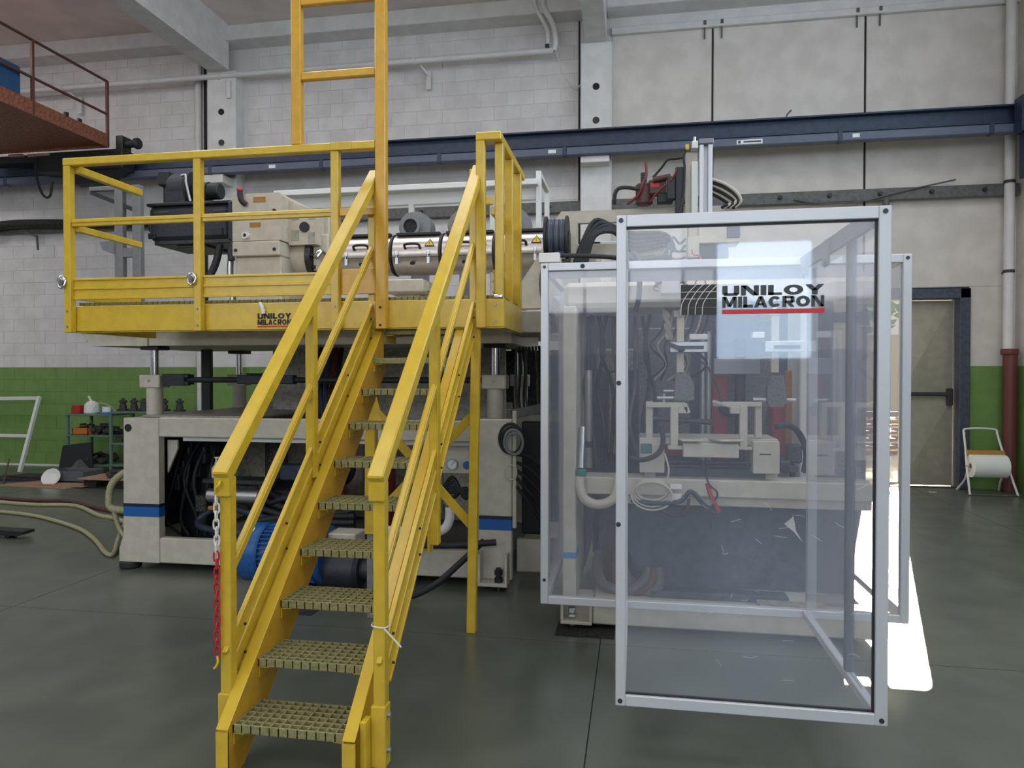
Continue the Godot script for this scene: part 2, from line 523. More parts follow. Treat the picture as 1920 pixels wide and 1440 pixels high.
func room() -> void:
	# floor: cast slabs with sawn joints
	var fl := Node3D.new()
	fl.name = "floor"
	fl.set_meta("kind", "structure")
	add_child(fl)
	part(fl, "joint_bed", g().span(Vector3(-16, -0.3, -11.1), Vector3(5.5, -0.006, 7.2)), M.floor_joint)
	var xs := [-16.0, -12.2, -8.2, -4.2, -0.2, 3.8, 5.2]
	var zs := [-10.9, -8.22, -4.22, -0.22, 3.78, 7.05]
	for i in xs.size() - 1:
		for k in zs.size() - 1:
			part(fl, "floor_slab", g().span(Vector3(xs[i] + 0.003, -0.05, zs[k] + 0.003), Vector3(xs[i + 1] - 0.003, 0.0, zs[k + 1] - 0.003)), M.floor)
	# back wall: a core, painted blocks between the columns, three cast panels to the right
	var wb := struct("wall_back", g().span(Vector3(-16, 0, -11.15), Vector3(-0.36, 7.3, -10.806)).span(Vector3(-0.36, 0, -11.15), Vector3(3.18, 7.3, -10.96)).span(Vector3(3.18, 2.77, -11.15), Vector3(4.53, 7.3, -10.96)).span(Vector3(4.53, 0, -11.15), Vector3(5.4, 7.3, -10.96)), M.mortar)
	var rows := 34
	var bl := 0.41
	var bh := 0.21
	var y0 := 1.70 - 8 * bh
	var shapes := {}
	var rest := g()
	var rest_green := g()
	var count := 0
	for bay in [[-15.8, -6.97], [-6.24, -0.83]]:
		for r in rows:
			var y: float = y0 + r * bh
			if y > 6.9:
				continue
			var x: float = bay[0] - (bl * 0.5 if r % 2 else 0.0)
			while x < bay[1] - 0.02:
				var xa: float = maxf(x, bay[0])
				var xb: float = minf(x + bl, bay[1])
				x += bl
				if xb - xa < 0.05:
					continue
				var green := y < 1.69
				var w := snappedf(xb - xa, 0.005)
				var seen: bool = (xa > -5.8 and y > 4.1 and y < 6.6) or (xa < -6.5 and xb > -9.6 and y > 2.2 and y < 4.9)
				var c := Vector3((xa + xb) / 2, y + bh / 2, -10.83 + rng.randf_range(-0.001, 0.001))
				var s := Vector3(w - 0.004, bh - 0.004, 0.06)
				if seen and count < 300 and not green:
					count += 1
					if not shapes.has(w):
						shapes[w] = g().box(Vector3.ZERO, s, 0.002).mesh()
					var o := show_mesh("brick", shapes[w], M[["white_wall", "white_wall_b", "white_wall_c"][rng.randi() % 3]], wb)
					o.position = c
				else:
					(rest_green if green else rest).box(c, s, 0.002 if xa > -11.5 else 0.0)
	for q in [[rest, "white_wall"], [rest_green, "green_wall"]]:
		mass(wb, "block_courses", q[0], M[q[1]])
	var gm := g().span(Vector3(-15.8, 0, -10.825), Vector3(-0.83, 1.70, -10.804))
	part(wb, "dado_mortar", gm, M.green_mortar)
	for p in [[-0.36, 1.09], [1.11, 3.17]]:
		part(wb, "panel", g().span(Vector3(p[0], 0, -10.97), Vector3(p[1], 6.62, -10.80), 0.012), M.concrete_panel)
	part(wb, "panel", g().span(Vector3(3.19, 2.79, -10.97), Vector3(5.15, 6.62, -10.80), 0.012).span(Vector3(4.55, 0, -10.97), Vector3(5.15, 2.80, -10.80), 0.012), M.concrete_panel)
	part(wb, "painted_dado", g().span(Vector3(4.56, 0, -10.81), Vector3(5.15, 1.70, -10.797)).span(Vector3(1.12, 0, -10.81), Vector3(3.12, 1.70, -10.797)).span(Vector3(-0.3, 0, -10.81), Vector3(1.08, 1.70, -10.797)), M.green_wall)
	part(wb, "panel_joint", g().span(Vector3(1.088, 0, -10.9), Vector3(1.112, 6.62, -10.806)).span(Vector3(3.168, 2.8, -10.9), Vector3(3.192, 6.62, -10.806)), M.dark_gap)
	part(wb, "head_strip", g().span(Vector3(-0.36, 6.62, -10.95), Vector3(5.15, 6.72, -10.74), 0.01), M.white_paint)
	part(wb, "spandrel", g().span(Vector3(-0.36, 6.73, -10.95), Vector3(5.15, 7.3, -10.80)), M.white_paint)
	for p in [[1320, 45], [1354, 42], [1607, 15], [1648, 10]]:
		var at := on_wall(p[0], 6.60)
		var cl := part(wb, "panel_clamp", g().box(at + Vector3(0, 0.08, 0.05), Vector3(0.04, 0.06, 0.05), 0.005).bar(at + Vector3(0, 0.06, 0.03), at + Vector3(0, -0.14, 0.02), 0.018, 0.018), M.grey_rail)
	# columns with a cast head and bolt sockets
	for c in [[-6.80, -6.30, "white_paint"], [-0.80, -0.345, "white_paint"]]:
		var col := struct("column" if c[0] < -1 else "column_001", g().span(Vector3(c[0], 0, -10.9), Vector3(c[1], 6.44, -10.55), 0.012), M[c[2]])
		part(col, "painted_dado", g().span(Vector3(c[0] - 0.002, 0, -10.85), Vector3(c[1] + 0.002, 1.70, -10.548)), M.green_wall)
		for y in [5.79, 5.30]:
			part(col, "bolt_socket", g().pipe(Vector3((c[0] + c[1]) / 2, y, -10.552), Vector3((c[0] + c[1]) / 2, y, -10.54), 0.05, 0.036, 18).cyl(Vector3((c[0] + c[1]) / 2, y, -10.552), Vector3((c[0] + c[1]) / 2, y, -10.546), 0.036, 18), M.dark_gap if y > 5.5 else M.cast_grey)
	part(wb, "column_gap", g().span(Vector3(-7.01, 0, -10.82), Vector3(-6.97, 6.9, -10.785)).span(Vector3(-0.85, 0, -10.82), Vector3(-0.825, 6.9, -10.79)), M.dark_gap)
	# roof: deck, edge beam along the wall, roof beams at right angles to it
	struct("ceiling", g().span(Vector3(-16.2, 7.115, -11.2), Vector3(5.4, 7.45, 7.3)), M.ceiling_paint)
	struct("beam_edge", g().span(Vector3(-16, 6.878, -10.81), Vector3(-0.72, 7.115, -10.45), 0.012).span(Vector3(-0.42, 6.878, -10.81), Vector3(5.15, 7.115, -10.45), 0.012), M.white_paint)
	struct("beam_roof", g().prism([Vector2(-6.75, 6.44), Vector2(-6.41, 6.44), Vector2(-6.41, 7.0), Vector2(-6.36, 7.115), Vector2(-6.80, 7.115), Vector2(-6.75, 7.0)], Vector3(0, 0, -10.54), Vector3.RIGHT, Vector3.UP, Vector3(0, 0, 17.5)), M.white_paint)
	struct("beam_roof_001", g().prism([Vector2(-0.72, 6.44), Vector2(-0.42, 6.44), Vector2(-0.42, 7.0), Vector2(-0.37, 7.115), Vector2(-0.77, 7.115), Vector2(-0.72, 7.0)], Vector3(0, 0, -10.54), Vector3.RIGHT, Vector3.UP, Vector3(0, 0, 17.5)), M.white_paint)
	struct("wall_left", g().span(Vector3(-16.2, 0, -11.1), Vector3(-15.9, 7.2, 7.3)), M.white_wall)
	var wr := struct("wall_right", g().span(Vector3(5.12, 0, -11.1), Vector3(5.42, 7.2, 7.3)), M.concrete_panel)
	part(wr, "painted_dado", g().span(Vector3(5.11, 0, -10.79), Vector3(5.13, 1.70, 7.0)), M.green_wall)
	var wf := struct("wall_front", g().span(Vector3(-16.2, 0, 7.0), Vector3(5.42, 7.2, 7.3)), M.white_wall)
	part(wf, "painted_dado", g().span(Vector3(-15.9, 0, 6.98), Vector3(5.1, 2.0, 7.01)), M.grey_paint)
	# glazing behind the camera, opal roof lights
	var w1 := struct("window_1", g().span(Vector3(1.40, 1.86, 6.93), Vector3(2.96, 3.86, 6.99), 0.03), M.window_glow)
	part(w1, "window_frame", g().span(Vector3(1.33, 1.79, 6.9), Vector3(1.40, 3.93, 7.0)).span(Vector3(2.96, 1.79, 6.9), Vector3(3.03, 3.93, 7.0)).span(Vector3(1.33, 3.86, 6.9), Vector3(3.03, 3.93, 7.0)).span(Vector3(1.33, 1.79, 6.9), Vector3(3.03, 1.86, 7.0)), M.grey_paint)
	var w2 := struct("window_2", g().span(Vector3(-10.5, 2.9, 6.93), Vector3(0.8, 5.9, 6.99)), M.skylight_glow)
	var fr := g()
	for i in 13:
		fr.span(Vector3(-10.55 + i * 0.945, 2.85, 6.9), Vector3(-10.49 + i * 0.945, 5.95, 7.0))
	fr.span(Vector3(-10.55, 2.82, 6.9), Vector3(0.85, 2.9, 7.0)).span(Vector3(-10.55, 5.9, 6.9), Vector3(0.85, 5.98, 7.0)).span(Vector3(-10.55, 4.37, 6.9), Vector3(0.85, 4.43, 7.0))
	part(w2, "window_frame", fr, M.grey_paint)
	var k := 3
	for z in [-5.9, -1.6, 3.4]:
		for x in ROOF_X:
			var hz := 1.2 if z < -5.0 else 0.8
			var rl := struct("window_%d" % k, g().span(Vector3(x - 2.4, 7.06, z - hz), Vector3(x + 2.4, 7.11, z + hz)), M.skylight_glow)
			for s in [-1, 1]:
				part(rl, "window_frame", g().span(Vector3(x - 2.5, 7.02, z + s * (hz + 0.05) - 0.05), Vector3(x + 2.5, 7.115, z + s * (hz + 0.05) + 0.05)), M.grey_paint)
				part(rl, "window_frame", g().span(Vector3(x + s * 2.45 - 0.05, 7.02, z - hz), Vector3(x + s * 2.45 + 0.05, 7.115, z + hz)), M.grey_paint)
			k += 1
	var wk := struct("window_%d" % k, g().span(Vector3(5.07, 4.35, -7.7), Vector3(5.11, 6.05, -0.7)), M.skylight_glow)  # added glowing strip, out of view, paired with the side light
	for i in 8:
		part(wk, "window_frame", g().span(Vector3(5.03, 4.3, -7.73 + i * 1.0), Vector3(5.12, 6.1, -7.67 + i * 1.0)), M.grey_paint)
	for y in [4.32, 6.08]:
		part(wk, "window_frame", g().span(Vector3(5.03, y - 0.03, -7.7), Vector3(5.12, y + 0.03, -0.7)), M.grey_paint)
	# the double door: right leaf shut, left side open to the yard, plus an added banded leaf
	var dr := struct("door_1", g().span(Vector3(4.40, 0, -11.0), Vector3(4.535, 2.77, -10.72), 0.008).span(Vector3(3.16, 0, -11.0), Vector3(3.21, 2.77, -10.74), 0.008).span(Vector3(3.16, 2.63, -11.0), Vector3(4.535, 2.77, -10.72), 0.008), M.door_frame, "dark grey steel door frame with one leaf shut beside the green wall", "door")
	var leaf := g().span(Vector3(3.69, 0.02, -10.94), Vector3(4.385, 2.62, -10.90), 0.004)
	var lf := part(dr, "door_leaf", leaf, M.door_metal)
	var mid := Vector3(4.035, 1.98, -10.898)
	for s in [[Vector3(3.72, 1.35, -10.899), Vector3(4.36, 1.35, -10.899), Vector3(4.36, 2.60, -10.899), Vector3(3.72, 2.60, -10.899)], [Vector3(3.72, 0.05, -10.899), Vector3(4.36, 0.05, -10.899), Vector3(4.36, 1.22, -10.899), Vector3(3.72, 1.22, -10.899)]]:
		var q := g()
		var apex: Vector3 = (s[0] + s[2]) * 0.5 + Vector3(0, 0, 0.03)
		for i in 4:
			var a: Vector3 = s[i]
			var b: Vector3 = s[(i + 1) % 4]
			var nn := (b - a).cross(apex - a).normalized()
			if nn.z < 0:
				nn = -nn
			q.tri(a, b, apex, nn, nn, nn)
		part(dr, "door_panel", q, M.door_metal)
	var pb := part(dr, "push_bar", g().bar(Vector3(3.70, 1.31, -10.84), Vector3(4.33, 1.31, -10.84), 0.035, 0.05, 0.008).box(Vector3(4.33, 1.27, -10.86), Vector3(0.07, 0.24, 0.08), 0.01), M.dark_steel)
	var ol := part(dr, "added_leaf", g().span(Vector3(2.36, 0.02, -10.78), Vector3(3.15, 1.94, -10.74), 0.004), M.zinc_grey, "added leaf on the wall, grey and cream bands standing in for a pane reflection")  # added leaf; its coloured bands paint a reflection in the right panes
	part(ol, "painted_cream_band", g().span(Vector3(2.36, 1.95, -10.78), Vector3(3.15, 2.62, -10.742), 0.004), M.cream)
	part(ol, "painted_dark_band", g().span(Vector3(2.36, 2.32, -10.742), Vector3(3.15, 2.46, -10.72), 0.004), M.door_frame)
	part(ol, "added_leaf_stile", g().span(Vector3(2.58, 0.02, -10.74), Vector3(2.66, 1.94, -10.725), 0.004), M.zinc_grey)
	part(dr, "threshold", g().span(Vector3(3.18, -0.02, -11.2), Vector3(4.53, 0.012, -10.8)), M.cast_grey)
	# the yard outside
	var yard := struct("ground_yard", g().span(Vector3(-14, -0.35, -40), Vector3(26, -0.02, -11.1)), M.outdoor_concrete)
	struct("wall_yard", g().span(Vector3(-6, 0, -32.3), Vector3(20, 3.2, -32.0), 0.02), M.outdoor_wall)
	for i in 5:
		var y := i * 0.15
		var t := thing("wooden_pallet", "weathered wooden pallet in the yard outside the open door, number %s from the ground" % ["one", "two", "three", "four", "five"][i], "pallet", Vector3(4.75, y - 0.02, -15.4), "pallets stacked in the yard")
		var o := Vector3(4.75, y - 0.02, -15.4)
		for kx in [-0.5, 0.0, 0.5]:
			part(t, "block_runner", g().box(o + Vector3(kx, 0.05, 0), Vector3(0.1, 0.1, 0.8)), M.wood)
		for kz in 5:
			part(t, "plank", g().box(o + Vector3(0, 0.112, -0.36 + kz * 0.18), Vector3(1.2, 0.022, 0.12)), M.wood)
	var tree := thing("tree", "leafy green tree in the yard seen through the open door", "tree", Vector3(7.3, 0, -26))
	part(tree, "trunk", g().tube([Vector3(7.3, -0.02, -26), Vector3(7.35, 1.4, -26), Vector3(7.25, 3.0, -26.1)], 0.16), M.wood)
	var crown := g()
	for i in 420:
		var d := Vector3(rng.randfn(), rng.randfn(), rng.randfn()).normalized() * pow(rng.randf(), 0.4) * 1.7
		var c := Vector3(7.3, 4.4, -26) + d * Vector3(1.1, 1.0, 1.0)
		var b := Basis(Vector3(rng.randfn(), rng.randfn(), rng.randfn()).normalized(), rng.randf() * TAU)
		crown.quad(c - b.x * 0.2, c + b.y * 0.12, c + b.x * 0.2, c - b.y * 0.12, b.z)
	mass(tree, "crown", crown, M.leaf)
	# pipes on the wall
	var pz := -10.55
	var wp := thing("wall_pipe", "white painted pipe running along the upper back wall on brackets", "pipe", Vector3(-5, 6.36, pz))
	part(wp, "pipe_run", g().cyl(Vector3(-12.5, 6.36, pz), Vector3(-1.2, 6.36, pz), 0.042, 14), M.white_paint)
	part(wp, "pipe_rise", g().tube([Vector3(-1.2, 6.36, pz), Vector3(-1.17, 6.44, pz), Vector3(-1.18, 6.65, pz), Vector3(-1.24, 6.80, pz + 0.05), Vector3(-1.33, 6.95, pz + 0.12), Vector3(-1.34, 7.10, pz + 0.14)], 0.042, 10), M.white_paint)
	part(wp, "pipe_rise", g().tube([Vector3(-1.29, 6.40, pz), Vector3(-1.29, 6.65, pz), Vector3(-1.36, 6.80, pz + 0.05), Vector3(-1.45, 6.95, pz + 0.12), Vector3(-1.47, 7.10, pz + 0.14)], 0.03, 10), M.white_paint)
	part(wp, "valve", g().box(Vector3(-1.29, 6.42, pz), Vector3(0.06, 0.09, 0.06), 0.01), M.cast_grey)
	part(wp, "wire", g().tube([Vector3(-1.16, 6.34, pz), Vector3(-1.05, 6.05, pz - 0.1), Vector3(-0.9, 5.86, pz - 0.2), Vector3(-0.8, 5.83, pz)], 0.008, 5), M.white_paint)
	for x in [-9.45, -6.58, -3.33]:
		part(wp, "pipe_bracket", g().bar(Vector3(x, 6.40, pz), Vector3(x + 0.17, 6.20, -10.72), 0.03, 0.03).box(Vector3(x + 0.17, 6.13, -10.74 if x != -6.58 else -10.53), Vector3(0.07, 0.28, 0.035), 0.004).pipe(Vector3(x - 0.02, 6.36, pz), Vector3(x + 0.02, 6.36, pz), 0.055, 0.043, 14), M.white_paint)
	solo("wall_conduit", g().cyl(Vector3(-7.08, 0.0, -10.74), Vector3(-7.08, 6.87, -10.74), 0.05, 14), M.white_paint, "white vertical conduit pipe in the corner beside the left column", "conduit")
	var dp := thing("downpipe", "white downpipe with dark red lower sleeve in the right corner", "downpipe", Vector3(4.97, 0, -10.62))
	part(dp, "upper_pipe", g().cyl(Vector3(4.95, 1.86, -10.62), Vector3(4.95, 6.87, -10.62), 0.062, 18), M.white_paint)
	part(dp, "lower_pipe", g().cyl(Vector3(4.98, 0.0, -10.62), Vector3(4.98, 1.88, -10.62), 0.085, 18), M.maroon, "dark red lower pipe sleeve")
	part(dp, "collar", g().cyl(Vector3(4.97, 1.85, -10.62), Vector3(4.97, 1.93, -10.62), 0.105, 18, 0.01), M.maroon)
	for y in [4.15, 2.95]:
		part(dp, "pipe_clip", g().pipe(Vector3(4.95, y, -10.62), Vector3(4.95, y + 0.04, -10.62), 0.07, 0.062, 18).bar(Vector3(4.95, y + 0.02, -10.69), Vector3(4.95, y + 0.02, -10.8), 0.02, 0.02), M.cast_grey)
	# the dark cable rail along the wall
	var cr := thing("cable_rail", "dark grey bolted cable rail running low along the back wall", "rail", Vector3(-3, 4.02, -10.68))
	part(cr, "rail_bar", g().span(Vector3(-6.2, 4.0, -10.72), Vector3(5.1, 4.165, -10.66), 0.008), M.grey_rail)
	part(cr, "rail_bar", g().span(Vector3(-15.5, 4.0, -10.72), Vector3(-7.05, 4.165, -10.66), 0.008), M.grey_rail)
	part(cr, "rail_clip", g().span(Vector3(-7.05, 4.0, -10.5), Vector3(-6.2, 4.165, -10.44), 0.008).span(Vector3(-7.05, 4.0, -10.72), Vector3(-6.99, 4.165, -10.44)).span(Vector3(-6.26, 4.0, -10.72), Vector3(-6.2, 4.165, -10.44)), M.grey_rail)
	for i in 17:
		var x := -5.9 + i * 0.66
		part(cr, "bolt", g().cyl(Vector3(x, 4.09, -10.67), Vector3(x, 4.09, -10.625), 0.03, 8, 0.006), M.black)
	part(cr, "cable", g().tube([Vector3(2.2, 4.05, -10.63), Vector3(2.6, 3.98, -10.63), Vector3(3.1, 3.99, -10.63), Vector3(3.6, 4.1, -10.63), Vector3(4.3, 4.24, -10.66)], 0.012, 6), M.grey_rail)
	part(cr, "hanger_spike", g().lathe(Vector3(3.42, 4.0, -10.66), Vector3.DOWN, [[0.0, 0.0], [0.0, 0.045], [0.06, 0.045], [0.28, 0.004], [0.28, 0.0]], 8), M.grey_rail)
	part(cr, "cable_bundle", g().tube([Vector3(-15.4, 4.18, -10.6), Vector3(-13, 4.12, -10.58), Vector3(-11.2, 4.06, -10.58), Vector3(-10.6, 4.13, -10.57), Vector3(-9.9, 4.13, -10.58), Vector3(-9.0, 4.10, -10.6), Vector3(-7.2, 4.10, -10.6)], 0.075, 8), M.junk_dark)
	part(cr, "rail_hanger", g().bar(Vector3(-10.3, 4.02, -10.64), Vector3(-10.05, 3.93, -10.64), 0.025, 0.025).bar(Vector3(-10.05, 3.95, -10.64), Vector3(-10.03, 3.7, -10.64), 0.025, 0.025), M.grey_rail)

func on_wall(px: float, y: float) -> Vector3:
	var hit := {1320.0: 0.985, 1354.0: 1.225, 1607.0: 3.06, 1648.0: 3.36}
	return Vector3(hit.get(px, 0.0), y, -10.80)

func crane() -> void:
	var t := thing("crane_runway", "dark navy crane runway beam spanning the back wall with lighter conductor rail along its foot", "beam", Vector3(-4, 4.71, -10.3))
	part(t, "web", g().span(Vector3(-15.8, 4.86, -10.38), Vector3(5.1, 5.06, -10.34)), M.navy)
	part(t, "top_flange", g().span(Vector3(-15.8, 5.06, -10.5), Vector3(5.1, 5.085, -10.24), 0.004), M.navy)
	part(t, "bottom_flange", g().span(Vector3(-15.8, 4.84, -10.5), Vector3(5.1, 4.862, -10.24), 0.004), M.navy)
	part(t, "backing_plate", g().span(Vector3(-15.8, 4.72, -10.36), Vector3(5.1, 4.84, -10.33)), M.navy)
	var x := -15.8
	while x < 5.0:
		var xe: float = minf(x + 1.85, 5.1)
		part(t, "conductor_rail", g().span(Vector3(x + 0.01, 4.712, -10.33), Vector3(xe - 0.01, 4.83, -10.22), 0.012), M.navy_light, "lighter blue-grey conductor rail section")
		part(t, "rail_joint", g().span(Vector3(xe - 0.03, 4.705, -10.335), Vector3(xe + 0.03, 4.845, -10.212), 0.004), M.navy)
		x += 1.85
	for p in [[-5.5, 0.11], [-1.18, 0.11], [2.90, 0.09]]:
		part(t, "tag_plate", g().box(Vector3(p[0], 4.775, -10.219), Vector3(p[1], 0.05, 0.006)), M.white_plastic, "small white tag plate")
	var sp := part(t, "maker_plate", g().box(Vector3(1.535, 4.767, -10.219), Vector3(0.34, 0.062, 0.006)), M.white_plastic, "white plate with dark lettering")
	part(t, "wire_end", g().tube([Vector3(2.02, 5.085, -10.26), Vector3(2.03, 5.12, -10.25), Vector3(2.08, 5.17, -10.24)], 0.012, 5), M.grey_rail)
	part(sp, "plate_mark", g().box(Vector3(1.40, 4.767, -10.2155), Vector3(0.032, 0.04, 0.002)).box(Vector3(1.57, 4.767, -10.2155), Vector3(0.23, 0.022, 0.002)), M.grey_print)
	part(t, "bracket", g().span(Vector3(-6.75, 4.58, -10.55), Vector3(-6.35, 4.71, -10.25), 0.006).span(Vector3(-0.78, 4.62, -10.55), Vector3(-0.37, 4.71, -10.3), 0.006), M.white_paint)
	var p2 := thing("crane_post", "dark blue steel post carrying the runway end in the right corner", "post", Vector3(5.05, 0, -10.15))
	part(p2, "end_bracket", g().span(Vector3(4.86, 4.10, -10.2), Vector3(5.11, 4.70, -9.95), 0.006).span(Vector3(4.93, 4.70, -10.2), Vector3(5.11, 5.5, -9.95), 0.006), M.navy)
	part(p2, "end_cap", g().span(Vector3(4.80, 4.66, -10.21), Vector3(5.11, 5.12, -10.0), 0.01), M.navy)
	# the crane bridge: rusty brown walkway on a black end carriage
	var e := Vector3(-8.03, 5.09, -9.88)
	var w := thing("crane_walkway", "rust brown crane walkway with thin handrail, high in the upper left corner", "walkway", Vector3(-8.6, 5.09, -6))
	part(w, "side_plate", g().span(Vector3(-8.06, 5.09, -9.88), Vector3(-8.03, 5.29, -1.5), 0.004), M.brown)
	part(w, "end_plate", g().span(Vector3(-10.2, 5.09, -9.88), Vector3(-8.06, 5.29, -9.85), 0.004), M.brown)
	part(w, "deck", g().span(Vector3(-10.2, 5.12, -9.85), Vector3(-8.06, 5.15, -1.5)), M.brown)
	part(w, "girder", g().prism([Vector2(-10.2, 5.12), Vector2(-9.3, 5.12), Vector2(-8.9, 5.09), Vector2(-9.0, 4.98), Vector2(-10.2, 4.98)], Vector3(0, 0, -8.6), Vector3.RIGHT, Vector3.UP, Vector3(0, 0, 7)), M.brown)
	for z in [-9.86, -8.47, -7.0, -5.5, -4.0]:
		part(w, "post", g().bar(Vector3(-8.045, 5.1, z), Vector3(-8.045, 6.105, z), 0.04, 0.04, 0.004), M.brown_rail)
	for y in [6.105, 5.60]:
		part(w, "rail", g().cyl(Vector3(-8.045, y, -9.86), Vector3(-8.045, y, -1.5), 0.02, 8), M.brown_rail)
	part(w, "lug", g().box(Vector3(-8.045, 5.31, -9.3), Vector3(0.03, 0.05, 0.06)).box(Vector3(-8.045, 5.31, -9.05), Vector3(0.04, 0.06, 0.05)), M.black)
	var c := thing("end_carriage", "black crane end carriage under the brown walkway riding the runway beam", "carriage", Vector3(-9, 4.78, -10.1))
	part(c, "carriage_beam", g().span(Vector3(-9.35, 4.78, -10.19), Vector3(-7.83, 5.08, -9.9), 0.01), M.black)
	part(c, "wheel_block", g().span(Vector3(-10.4, 4.97, -10.19), Vector3(-8.1, 5.08, -9.95), 0.01), M.black)
	part(c, "gusset", g().prism([Vector2(-9.0, 4.78), Vector2(-7.9, 4.78), Vector2(-8.2, 4.58), Vector2(-8.75, 4.58)], Vector3(0, 0, -10.15), Vector3.RIGHT, Vector3.UP, Vector3(0, 0, 0.2)), M.black)
	part(c, "buffer", g().cyl(Vector3(-7.9, 5.19, -10.05), Vector3(-7.72, 5.19, -10.05), 0.06, 12, 0.012).cyl(Vector3(-7.72, 5.19, -10.05), Vector3(-7.63, 5.19, -10.05), 0.085, 14, 0.02), M.rubber, "round black rubber buffer")
	part(c, "buffer_bracket", g().span(Vector3(-7.98, 5.06, -10.16), Vector3(-7.86, 5.30, -9.95), 0.01), M.black)
	part(c, "copper_bar", g().span(Vector3(-9.85, 5.045, -9.94), Vector3(-9.6, 5.085, -9.89)).span(Vector3(-9.5, 5.03, -9.94), Vector3(-9.1, 5.07, -9.89)), M.cardboard)
	part(c, "sign_plate", g().box(Vector3(-10.35, 5.02, -9.93), Vector3(0.5, 0.12, 0.01), 0.002), M.white_plastic, "white plate")
	var cb := solo("pendant_cable", g().tube([Vector3(-9.34, 5.02, -9.92), Vector3(-9.32, 4.95, -9.87), Vector3(-9.30, 4.75, -9.84), Vector3(-9.22, 4.52, -9.82), Vector3(-9.16, 4.40, -9.82), Vector3(-9.08, 4.35, -9.82), Vector3(-9.02, 4.40, -9.82), Vector3(-9.0, 4.52, -9.82), Vector3(-8.98, 4.60, -9.82)], 0.018, 7), M.rubber, "black looped cable hanging beneath the brown walkway", "cable")
	var bx := thing("control_cabinet", "blue metal cabinet standing on the brown walkway behind its rail", "cabinet", Vector3(-8.5, 5.15, -6.9))
	part(bx, "cabinet_body", g().span(Vector3(-8.95, 5.15, -8.35), Vector3(-8.10, 5.70, -5.6), 0.02), M.blue_box)
	part(bx, "nameplate", g().box(Vector3(-8.098, 5.45, -7.75), Vector3(0.004, 0.08, 0.12)), M.white_plastic)

func ribbed(a: Vector3, b: Vector3, h: float, side: Vector3) -> Geo:   # a toe board: flat strip with three raised beads, side = its outer normal
	var z := (b - a).normalized()
	var up := z.cross(side).normalized()
	if up.y < 0:
		up = -up
	var q := g()
	q.bar(a, b, 0.012, h, 0.002, up)
	for k in [-0.46, 0.02, 0.46]:
		q.bar(a + up * h * k + side * 0.008, b + up * h * k + side * 0.008, 0.014, 0.016, 0.003, up)
	return q

func grate(c: Vector3, size: Vector3, px: float, pz: float) -> Geo:   # an open moulded grating
	var q := g()
	var nx := int(round(size.x / px))
	var nz := int(round(size.z / pz))
	for i in nx + 1:
		var x := -size.x / 2 + size.x * i / nx
		q.box(c + Vector3(clampf(x, -size.x / 2 + 0.004, size.x / 2 - 0.004), 0, 0), Vector3(0.0075, size.y, size.z), 0.0015)
	for i in nz + 1:
		var z := -size.z / 2 + size.z * i / nz
		q.box(c + Vector3(0, -0.001, clampf(z, -size.z / 2 + 0.005, size.z / 2 - 0.005)), Vector3(size.x, size.y - 0.002, 0.0075 if i < nz else 0.010), 0.0015)
	return q

